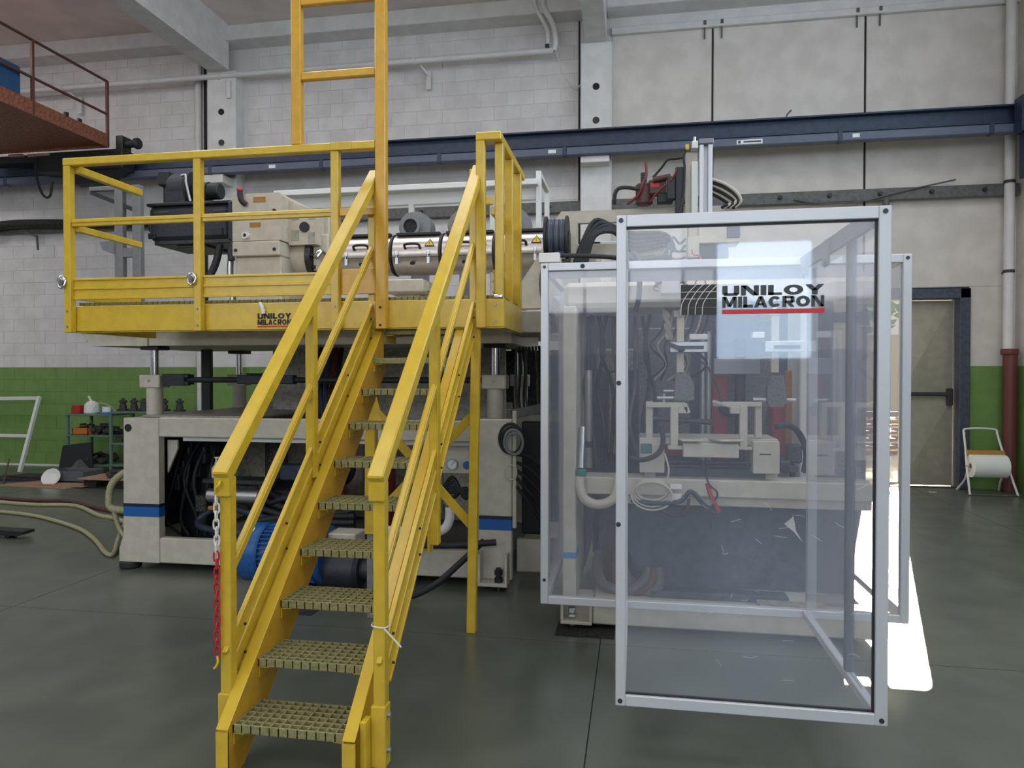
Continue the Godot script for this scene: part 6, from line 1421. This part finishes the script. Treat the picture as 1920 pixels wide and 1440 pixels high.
	hose([Vector3(-0.023, 0.813, -4.47), Vector3(0.128, 0.802, -4.45), Vector3(0.272, 0.819, -4.45), Vector3(0.335, 0.88, -4.45), Vector3(0.407, 0.81, -4.45), Vector3(0.477, 0.752, -4.46)], 0.014, "rubber_blue", "dark blue hose running along the front cross beam", "", "cable")
	hose([Vector3(0.129, 0.78, -4.46), Vector3(0.23, 0.735, -4.44), Vector3(0.303, 0.751, -4.44), Vector3(0.325, 0.837, -4.45)], 0.010, "rubber", "black cable sagging below the cream coil", "", "cable")
	hose([Vector3(0.433, 0.933, -4.46), Vector3(0.457, 0.851, -4.45), Vector3(0.501, 0.762, -4.45)], 0.014, "red", "short red hose hanging in front of the cross beam", "", "cable")
	hose([Vector3(0.401, 1.081, -4.46), Vector3(0.438, 0.938, -4.45), Vector3(0.492, 0.874, -4.45), Vector3(0.461, 0.793, -4.45), Vector3(0.456, 0.661, -4.46)], 0.006, "rubber", "thin black wire dangling past the red hose", "", "cable")
	hose([Vector3(0.356, 1.705, -4.56), Vector3(0.446, 1.632, -4.56), Vector3(0.504, 1.501, -4.56), Vector3(0.529, 1.402, -4.55)], 0.006, "rubber", "thin black line curving from the left blow tool to the bracket table", "", "cable")
	hose([Vector3(0.162, 1.268, -4.53), Vector3(0.171, 1.171, -4.5), Vector3(0.135, 1.1, -4.48), Vector3(0.047, 1.066, -4.47), Vector3(-0.027, 1.077, -4.48)], 0.016, "rubber", "black bent hose at the left end of the bracket table", "", "hose")
	hose([Vector3(0.874, 1.264, -4.7), Vector3(0.964, 1.268, -4.75), Vector3(1.039, 1.208, -4.8), Vector3(1.079, 1.089, -4.8), Vector3(1.055, 0.976, -4.75)], 0.02, "rubber", "black corrugated hose arching at the right end of the bracket table", "", "hose")
	var jb := thing("valve_cluster", "black valve cluster with fittings right of the bracket table", "valves", Vector3(0.982, 0.94, -4.75))
	part(jb, "valve_block", g().box(Vector3(1.001, 1.088, -4.8), Vector3(0.09, 0.12, 0.08), 0.01).box(Vector3(0.959, 0.997, -4.75), Vector3(0.10, 0.05, 0.08), 0.01).cyl(Vector3(0.898, 1.029, -4.7), Vector3(0.955, 1.024, -4.7), 0.03, 12), M.dark_steel)
	part(jb, "fitting", g().cyl(Vector3(0.994, 1.11, -4.75), Vector3(0.987, 1.113, -4.72), 0.016, 10).cyl(Vector3(0.994, 1.052, -4.75), Vector3(0.988, 1.056, -4.72), 0.016, 10), M.black)
	part(jb, "support", g().span(Vector3(0.976, 0.83, -4.8), Vector3(1.002, 0.993, -4.74)), M.dark_steel)
	# ---- hoses right of the base post
	var wc := thing("wire_coil", "black and grey cable coil hung on the strip beside the right base post", "cable coil", Vector3(-0.86, 1.0, -5.16))
	for k in 4:
		var lp := []
		var cn := Vector3(-0.90 + 0.012 * k, 1.12 - 0.012 * k, -5.165 + 0.01 * k)
		for i in 12:
			lp.append(cn + Vector3(cos(i * TAU / 12) * (0.085 - 0.008 * k), sin(i * TAU / 12) * (0.11 - 0.01 * k), 0.0))
		part(wc, "turn", g().tube(lp, 0.011 if k < 3 else 0.008, 6, true, 2), M.rubber if k < 2 else M.grey_paint)
	var lp2 := []
	for i in 12:
		lp2.append(Vector3(-0.90 + cos(i * TAU / 12) * 0.045, 0.87 + sin(i * TAU / 12) * 0.055, -5.16))
	part(wc, "small_loop", g().tube(lp2, 0.006, 6, true, 2), M.hose_beige)
	for k in 5:
		hose([Vector3(-0.86, 1.0 - 0.06 * k, -5.2), Vector3(-0.76, 0.97 - 0.09 * k, -5.25), Vector3(-0.66, 0.86 - 0.10 * k, -5.3), Vector3(-0.58, 0.80 - 0.1 * k, -5.35)], 0.013, "rubber", "black cable sweeping from the right base post toward the guard, %s from the top" % ORD[k], "cables beside the right base post", "cable")
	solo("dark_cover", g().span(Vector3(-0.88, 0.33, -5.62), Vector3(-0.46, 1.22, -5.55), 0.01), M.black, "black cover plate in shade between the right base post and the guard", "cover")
	for k in 10:
		var x := -0.98 + 0.03 * k
		hose([Vector3(x, 1.82, -5.9 + 0.02 * k), Vector3(x + 0.01 * (k % 3), 1.6, -5.85), Vector3(x - 0.01 * (k % 2), 1.4, -5.9), Vector3(x + 0.02, 1.26, -5.85)], 0.010, "grey_rail" if k % 3 == 0 else "rubber", "thin dark cable hanging between the right screw jacks, %s from the left" % ORD[k], "cables between the right jack columns", "cable")
	solo("bracket_arm", g().bar(Vector3(-0.95, 1.28, -5.5), Vector3(-0.52, 1.36, -5.75), 0.05, 0.07, 0.004), M.grey_paint, "grey steel arm reaching right above the cable coil", "bracket")

func left_clutter() -> void:
	var r := thing("storage_rack", "green metal storage rack with three shelves against the green wall", "rack", Vector3(-8.0, 0, -10.2))
	var xs := [-8.87, -8.10, -7.0]
	for x in xs:
		for z in [-9.95, -10.45]:
			part(r, "upright", g().span(Vector3(x - 0.02, 0.0, z - 0.02), Vector3(x + 0.02, 0.965, z + 0.02), 0.003), M.rack_green)
	for y in [0.93, 0.60, 0.14]:
		var y2: float = y + (0.045 if y > 0.9 else -0.12 if y > 0.5 else 0.0)
		part(r, "shelf", g().span(Vector3(-8.90, y, -10.48), Vector3(-8.12, y + 0.025, -9.92), 0.003), M.rack_green)
		part(r, "shelf", g().span(Vector3(-8.08, y2, -10.48), Vector3(-6.95, y2 + 0.03, -9.92), 0.003), M.rack_green)
	var y1 := 0.955
	var q1 := (Vector3(-8.807, 0.999, -10.1)).x
	solo("red_box", g().box(Vector3(q1, y1 + 0.05, -10.1), Vector3(0.15, 0.10, 0.14), 0.006).box(Vector3(q1, y1 + 0.115, -10.1), Vector3(0.13, 0.035, 0.12), 0.006), M.red, "small red box on top of the rack, at its left end", "box")
	q1 = (Vector3(-8.608, 0.998, -10.15)).x
	var kt := thing("jug", "white plastic jug with a spout on top of the storage rack", "jug", Vector3(q1, y1, -10.15))
	part(kt, "body", g().lathe(Vector3(q1, y1, -10.15), Vector3.UP, [[0.0, 0.0], [0.0, 0.10], [0.02, 0.115], [0.14, 0.105], [0.18, 0.07], [0.20, 0.04], [0.20, 0.0]], 18), M.white_plastic)
	part(kt, "spout", g().tube([Vector3(q1, y1 + 0.19, -10.15), Vector3(q1 - 0.01, y1 + 0.23, -10.13), Vector3(q1 - 0.03, y1 + 0.28, -10.12)], 0.018, 8), M.white_plastic)
	part(kt, "handle", g().tube([Vector3(q1 + 0.08, y1 + 0.16, -10.1), Vector3(q1 + 0.14, y1 + 0.14, -10.05), Vector3(q1 + 0.12, y1 + 0.06, -10.03)], 0.012, 7), M.white_plastic)
	q1 = (Vector3(-8.296, 1.004, -10.1)).x
	var rb := thing("tape_roll", "white roll with a blue base on the storage rack", "roll", Vector3(q1, y1, -10.1))
	part(rb, "roll", g().pipe(Vector3(q1, y1 + 0.03, -10.1), Vector3(q1, y1 + 0.11, -10.1), 0.065, 0.03, 18), M.white_plastic)
	part(rb, "blue_base", g().cyl(Vector3(q1, y1, -10.1), Vector3(q1, y1 + 0.03, -10.1), 0.09, 18, 0.006), M.blue_plastic)
	solo("bent_hose", g().tube([Vector3(-8.571, 1.117, -10.2), Vector3(-8.467, 1.107, -10.25), Vector3(-8.301, 1.059, -10.2), Vector3(-8.175, 0.977, -10.15)], 0.015, 7), M.hose_olive, "olive hose bowed over the top of the rack", "hose")
	var c := Vector3((Vector3(-8.001, 1.006, -10.1)).x, 1.005, -10.1)
	var cp := thing("pipe_coupling", "dark cast coupling on the rack, first right of the white roll", "coupling", c, "dark cast couplings on the rack")
	part(cp, "foot", g().span(c + Vector3(-0.07, 0, -0.06), c + Vector3(0.07, 0.03, 0.06), 0.005), M.cast_grey)
	part(cp, "body", g().lathe(c, Vector3.UP, [[0.03, 0.055], [0.09, 0.052], [0.10, 0.042], [0.13, 0.042], [0.135, 0.06], [0.165, 0.06], [0.17, 0.03], [0.20, 0.028], [0.20, 0.0]], 14), M.cast_grey)
	for q in [[250, "dark cast coupling on the rack, second right of the white roll"], [268, "dark cast coupling on the rack, left of the front screw jack"], [306, "dark cast coupling just right of the front left screw jack"], [336, "dark cast coupling standing alone at the right end of the rack top"]]:
		copy_at(cp, Vector3((q[0] - 231.0) * 0.00945, 0, 0.02 * sin(q[0])), q[1], q[0])
	solo("rack_plank", g().span(Vector3(-6.93, 0.985, -10.4), Vector3(-5.9, 1.004, -9.95), 0.003).span(Vector3(-6.9, 0.0, -10.3), Vector3(-6.86, 0.985, -10.26)).span(Vector3(-6.0, 0.0, -10.3), Vector3(-5.96, 0.985, -10.26)), M.rack_green, "narrow green bench top continuing the rack behind the base", "bench")
	var tr := thing("orange_tray", "orange plastic tray of small parts on the middle shelf of the rack", "tray", Vector3(-8.6, 0.625, -10.1))
	var ta := Vector3((Vector3(-8.793, 0.65, -9.97)).x, 0.625, -10.25)
	var tb := Vector3((Vector3(-8.506, 0.654, -9.97)).x, 0.735, -9.95)
	part(tr, "tray", g().span(ta, Vector3(tb.x, 0.635, tb.z)).span(Vector3(ta.x, ta.y, tb.z - 0.015), tb).span(ta, Vector3(tb.x, tb.y, ta.z + 0.015)).span(ta, Vector3(ta.x + 0.015, tb.y, tb.z)).span(Vector3(tb.x - 0.015, ta.y, ta.z), tb), M.orange)
	var junk := g()
	for i in 14:
		junk.box(Vector3(ta.x + 0.05 + rng.randf() * (tb.x - ta.x - 0.1), 0.70 + rng.randf() * 0.08, -10.2 + rng.randf() * 0.2), Vector3(0.04 + rng.randf() * 0.07, 0.03, 0.05), 0.006, Basis(Vector3(rng.randf(), rng.randf(), rng.randf()).normalized(), rng.randf() * 3))
	mass(tr, "small_parts", junk, M.junk_dark)
	for q in [[-8.35, 0.625, "pile of grey metal brackets beside the orange tray"], [-7.75, 0.51, "pile of grey fittings on the right middle shelf of the rack"], [-8.45, 0.165, "dusty heap of dark hardware on the lowest left shelf of the rack"], [-7.7, 0.17, "dusty heap of dark hardware on the lowest right shelf of the rack"]]:
		var p := g()
		for i in 26:
			p.box(Vector3(q[0] + rng.randf_range(-0.22, 0.22), q[1] + 0.03 + absf(rng.randfn()) * 0.05, -10.1 + rng.randf_range(-0.15, 0.15)), Vector3(0.06 + rng.randf() * 0.14, 0.03 + rng.randf() * 0.03, 0.04 + rng.randf() * 0.05), 0.008, Basis(Vector3(rng.randfn(), rng.randfn() * 2, rng.randfn()).normalized(), rng.randf() * 2))
		var o := solo("hardware_pile", p, M.cast_grey, q[2], "hardware")
		o.set_meta("kind", "stuff")
	solo("black_sheet", g().prism([Vector2(-9.0, 0.0), Vector2(-8.90, 0.46), Vector2(-8.40, 0.52), Vector2(-8.36, 0.0)], Vector3(0, 0.0, -9.9), Vector3.RIGHT, Vector3.UP, Vector3(0, 0, 0.02)), M.rubber, "black rubber sheet leaning on the lower left of the rack", "sheet")
	# leaning white frame
	var wf := thing("window_frame", "white empty frame leaning against the green wall at the left edge", "frame", Vector3(-10.2, 0, -10.4))
	var o1 := Vector3(-9.76, 0.0, -9.95)
	var top := Vector3(-9.90, 1.21, -10.5)
	var lf := Vector3(-1.3, 0, -0.02)
	part(wf, "frame_bar", g().bar(o1, top, 0.055, 0.05, 0.004, Vector3.RIGHT), M.white_frame)
	part(wf, "frame_bar", g().bar(top + Vector3(0.02, -0.03, 0), top + lf + Vector3(0, -0.05, 0), 0.05, 0.06, 0.004), M.white_frame)
	part(wf, "frame_bar", g().bar(o1.lerp(top, 0.47), o1.lerp(top, 0.47) + lf, 0.05, 0.05, 0.004), M.white_frame)
	part(wf, "frame_bar", g().bar(o1 + lf, top + lf, 0.055, 0.05, 0.004, Vector3.RIGHT), M.white_frame)
	solo("skirting_strip", g().span(Vector3(-11.5, 0.0, -10.78), Vector3(-9.42, 0.03, -10.74), 0.004), M.white_frame, "thin pale strip lying along the foot of the green wall", "strip")
	# things on the floor
	solo("cardboard_sheet", g().prism([Vector2(-8.95, -8.75), Vector2(-7.75, -8.62), Vector2(-7.55, -9.3), Vector2(-8.55, -9.4)], Vector3(0, 0.0, 0), Vector3.RIGHT, Vector3.BACK, Vector3(0, 0.012, 0)).prism([Vector2(-8.4, -8.8), Vector2(-7.55, -8.72), Vector2(-7.5, -9.2), Vector2(-8.3, -9.3)], Vector3(0, 0.014, 0), Vector3.RIGHT, Vector3.BACK, Vector3(0, 0.01, 0)), M.cardboard, "brown cardboard sheets lying flat on the floor under the white dish", "cardboard")
	var gc := thing("grey_crate", "grey plastic crate lying open on the floor behind the white dish", "crate", Vector3(-8.1, 0.02, -9.25))
	part(gc, "base", g().span(Vector3(-8.42, 0.026, -9.42), Vector3(-7.80, 0.045, -9.02)), M.grey_plastic)
	part(gc, "front", g().span(Vector3(-8.42, 0.026, -9.04), Vector3(-7.80, 0.185, -9.02), 0.004), M.grey_plastic)
	part(gc, "back", g().span(Vector3(-8.42, 0.026, -9.42), Vector3(-7.80, 0.185, -9.40), 0.004), M.grey_plastic)
	part(gc, "end", g().span(Vector3(-7.82, 0.026, -9.40), Vector3(-7.80, 0.185, -9.04), 0.004).span(Vector3(-8.42, 0.026, -9.40), Vector3(-8.40, 0.185, -9.04), 0.004), M.grey_plastic)
	var ds := thing("white_dish", "round white dish leaning against the grey crate", "dish", Vector3(-8.24, 0.0, -8.93))
	var dn := Vector3(0.25, 0.55, 1.0).normalized()
	part(ds, "bowl", g().lathe(Vector3(-8.24, 0.11, -8.93), dn, [[-0.03, 0.0], [-0.03, 0.07], [0.0, 0.125], [0.012, 0.13], [0.012, 0.122], [-0.01, 0.07], [-0.012, 0.0]], 26), M.white_plastic)
	solo("folded_sheet", g().prism([Vector2(-8.62, 0.0), Vector2(-8.60, 0.05), Vector2(-8.35, 0.285), Vector2(-8.08, 0.02), Vector2(-8.05, 0.0)], Vector3(0, 0.0, -9.62), Vector3.RIGHT, Vector3.UP, Vector3(0, 0, 0.06)), M.grey_rail, "bent grey sheet propped up behind the grey crate", "sheet")
	solo("flat_board", g().box(Vector3(-9.1, 0.017, -9.35), Vector3(0.9, 0.034, 0.4), 0.004, Basis(Vector3.UP, 0.15)), M.junk_dark, "lower dark board lying on the floor left of the grey crate", "board")
	solo("flat_board", g().box(Vector3(-8.95, 0.05, -9.38), Vector3(0.6, 0.03, 0.3), 0.004, Basis(Vector3.UP, -0.1)), M.junk_dark, "smaller dark board lying on top of the lower one, left of the grey crate", "board")
	solo("thin_bar", g().bar(Vector3(-9.9, 0.22, -9.9), Vector3(-9.0, 0.01, -8.9), 0.02, 0.015), M.brown_rail, "thin brown bar lying near the foot of the white frame", "bar")
	for q in [[-7.35, 0.0, "wooden pallet with clutter on the floor beside the base"]]:
		var t := thing("floor_pallet", q[2], "pallet", Vector3(-7.0, 0, -8.9))
		for kx in 3:
			part(t, "block_runner", g().span(Vector3(-7.62 + kx * 0.5, 0.0, -9.3), Vector3(-7.42 + kx * 0.5, 0.12, -8.82), 0.004), M.junk_dark)
		for kz in 5:
			part(t, "plank", g().span(Vector3(-7.64, 0.12, -9.32 + kz * 0.125), Vector3(-6.35, 0.14, -9.22 + kz * 0.125), 0.003), M.cardboard)
		var p := g()
		for i in 16:
			p.box(Vector3(rng.randf_range(-7.3, -6.6), 0.165 + rng.randf() * 0.05, rng.randf_range(-9.2, -8.95)), Vector3(0.2 + rng.randf() * 0.3, 0.03, 0.1 + rng.randf() * 0.1), 0.005, Basis(Vector3.UP, rng.randf() * 3))
		var o := solo("scrap_heap", p, M.cast_grey, "heap of scrap metal strips lying on the wooden pallet", "scrap")
		o.set_meta("kind", "stuff")
	var hs := [
		[[Vector3(-7.478, 0.02, -7.063), Vector3(-6.612, 0.02, -6.897), Vector3(-5.675, 0.02, -6.444), Vector3(-5.091, 0.02, -6.016), Vector3(-4.595, 0.02, -5.566), Vector3(-4.499, 0.02, -5.545), Vector3(-4.737, 0.06, -5.903), Vector3(-4.631, 0.2, -5.847), Vector3(-4.3, 0.45, -5.6)], 0.021, "hose_olive", "olive hose curving over the floor to the base's left corner, nearest of the floor hoses"],
		[[Vector3(-8.044, 0.02, -7.598), Vector3(-7.15, 0.02, -7.46), Vector3(-6.59, 0.02, -7.486), Vector3(-5.881, 0.02, -7.023), Vector3(-5.579, 0.02, -6.898), Vector3(-4.5, 0.1, -6.1), Vector3(-4.2, 0.3, -5.9)], 0.024, "hose_olive", "pale hose on the floor between the nearest and the darkest floor hose"],
		[[Vector3(-8.323, 0.02, -7.863), Vector3(-7.455, 0.02, -7.7), Vector3(-6.874, 0.02, -7.725), Vector3(-6.35, 0.02, -7.458), Vector3(-5.733, 0.02, -7.172), Vector3(-4.4, 0.1, -6.4)], 0.024, "brown_motor", "dark brown hose on the floor, farthest of the three floor hoses"],
		[[Vector3(-4.10, 0.76, -5.6), Vector3(-4.32, 0.76, -5.56), Vector3(-4.47, 0.66, -5.52), Vector3(-4.50, 0.52, -5.5), Vector3(-4.45, 0.42, -5.5), Vector3(-4.12, 0.42, -5.56)], 0.032, "hose_olive", "thick olive hose bent out of the left side of the base"],
		[[Vector3(-4.46, 0.42, -5.50), Vector3(-4.40, 0.25, -5.50), Vector3(-4.25, 0.14, -5.45), Vector3(-4.19, 0.12, -5.40)], 0.02, "hose_olive", "short hose dropping to the floor by the base's left foot"],
	]
	for q in hs:
		solo("floor_hose", g().tube(q[0], q[1], 8), M[q[2]], q[3], "hose")
	var fk := thing("lift_fork", "black fork arm of a lift truck resting low at the left edge", "fork", Vector3(-6.2, 0, -5.9))
	part(fk, "blade", g().prism([Vector2(-7.4, 0.03), Vector2(-5.86, 0.03), Vector2(-5.80, 0.05), Vector2(-5.80, 0.075), Vector2(-7.4, 0.11)], Vector3(0, 0, -6.08), Vector3.RIGHT, Vector3.UP, Vector3(0, 0, 0.14)), M.black)
	part(fk, "wheel", g().cyl(Vector3(-6.0, 0.035, -6.06), Vector3(-6.0, 0.035, -5.96), 0.035, 14, 0.006).cyl(Vector3(-7.2, 0.035, -6.06), Vector3(-7.2, 0.035, -5.96), 0.035, 14, 0.006), M.rubber)
	part(fk, "rib", g().span(Vector3(-6.7, 0.09, -6.05), Vector3(-6.3, 0.115, -5.98), 0.006), M.black)
	for q in [[-0.30, -4.43, 0.36, 0.24, "thin dark sheet on the floor under the foot of the press"], [-2.35, -4.55, 0.5, 0.32, "thin dark sheet on the floor beneath the lower treads"]]:
		solo("floor_sheet", g().span(Vector3(q[0] - q[2] / 2, 0.0, q[1] - q[3] / 2), Vector3(q[0] + q[2] / 2, 0.004, q[1] + q[3] / 2)), M.junk_dark, q[4], "plate")  # thin dark rectangles laid flat on the floor

func right_clutter() -> void:
	var o := Vector3(4.60, 0, -10.38)
	var t := thing("paper_roll_stand", "white tube stand holding a big white paper roll beside the grey door", "paper stand", o)
	for s in [-1, 1]:
		var x: float = o.x + s * 0.24
		part(t, "leg", g().tube([Vector3(x + s * 0.045, 0.012, o.z + 0.20), Vector3(x + s * 0.01, 0.35, o.z + 0.02), Vector3(x - s * 0.02, 0.60, o.z - 0.10), Vector3(x - s * 0.035, 0.80, o.z - 0.19)], 0.014, 8), M.white_frame)
		part(t, "leg", g().tube([Vector3(x + s * 0.0, 0.37, o.z + 0.02), Vector3(x - s * 0.02, 0.18, o.z - 0.10), Vector3(x + s * 0.02, 0.012, o.z - 0.25)], 0.014, 8), M.white_frame)
	part(t, "top_bar", g().tube([Vector3(o.x - 0.20, 0.78, o.z - 0.18), Vector3(o.x - 0.19, 0.84, o.z - 0.20), Vector3(o.x, 0.855, o.z - 0.205), Vector3(o.x + 0.19, 0.84, o.z - 0.20), Vector3(o.x + 0.20, 0.78, o.z - 0.18)], 0.014, 8), M.white_frame)
	part(t, "foot_bar", g().tube([Vector3(o.x - 0.28, 0.012, o.z + 0.2), Vector3(o.x, 0.012, o.z + 0.2), Vector3(o.x + 0.28, 0.012, o.z + 0.2)], 0.01, 6), M.grey_rail)
	part(t, "cutter_board", g().box(Vector3(o.x, 0.54, o.z - 0.03), Vector3(0.46, 0.075, 0.012), 0.003, Basis(Vector3.RIGHT, -0.5)), M.ochre, "yellow-brown cutter board")
	part(t, "axle", g().cyl(Vector3(o.x - 0.27, 0.37, o.z + 0.03), Vector3(o.x + 0.28, 0.37, o.z + 0.03), 0.01, 8), M.steel)
	var p := thing("paper_roll", "big white paper roll hanging in its tube stand", "paper roll", Vector3(o.x, 0.24, o.z + 0.03))
	part(p, "paper", g().pipe(Vector3(o.x - 0.21, 0.37, o.z + 0.03), Vector3(o.x + 0.21, 0.37, o.z + 0.03), 0.15, 0.035, 34), M.paper)
	part(p, "core", g().pipe(Vector3(o.x - 0.213, 0.37, o.z + 0.03), Vector3(o.x + 0.213, 0.37, o.z + 0.03), 0.036, 0.028, 18), M.cardboard)
	var b := thing("waste_bin", "white bin cut off by the right edge of the floor", "bin", Vector3(5.0, 0, -9.95))
	part(b, "body", g().lathe(Vector3(5.0, 0.0, -9.95), Vector3.UP, [[0.0, 0.0], [0.0, 0.085], [0.01, 0.09], [0.30, 0.105], [0.30, 0.1], [0.02, 0.08], [0.02, 0.0]], 20), M.white_plastic)
	part(b, "rim", g().pipe(Vector3(5.0, 0.295, -9.95), Vector3(5.0, 0.312, -9.95), 0.109, 0.099, 20), M.white_plastic)
	solo("yellow_offcut", g().box(Vector3(4.447, 0.046, -10.6) * Vector3(1, 0, 1) + Vector3(-0.5, 0.003, 0.2), Vector3(0.10, 0.006, 0.02)), M.white_plastic, "thin white strip on the floor before the grey door", "strip")
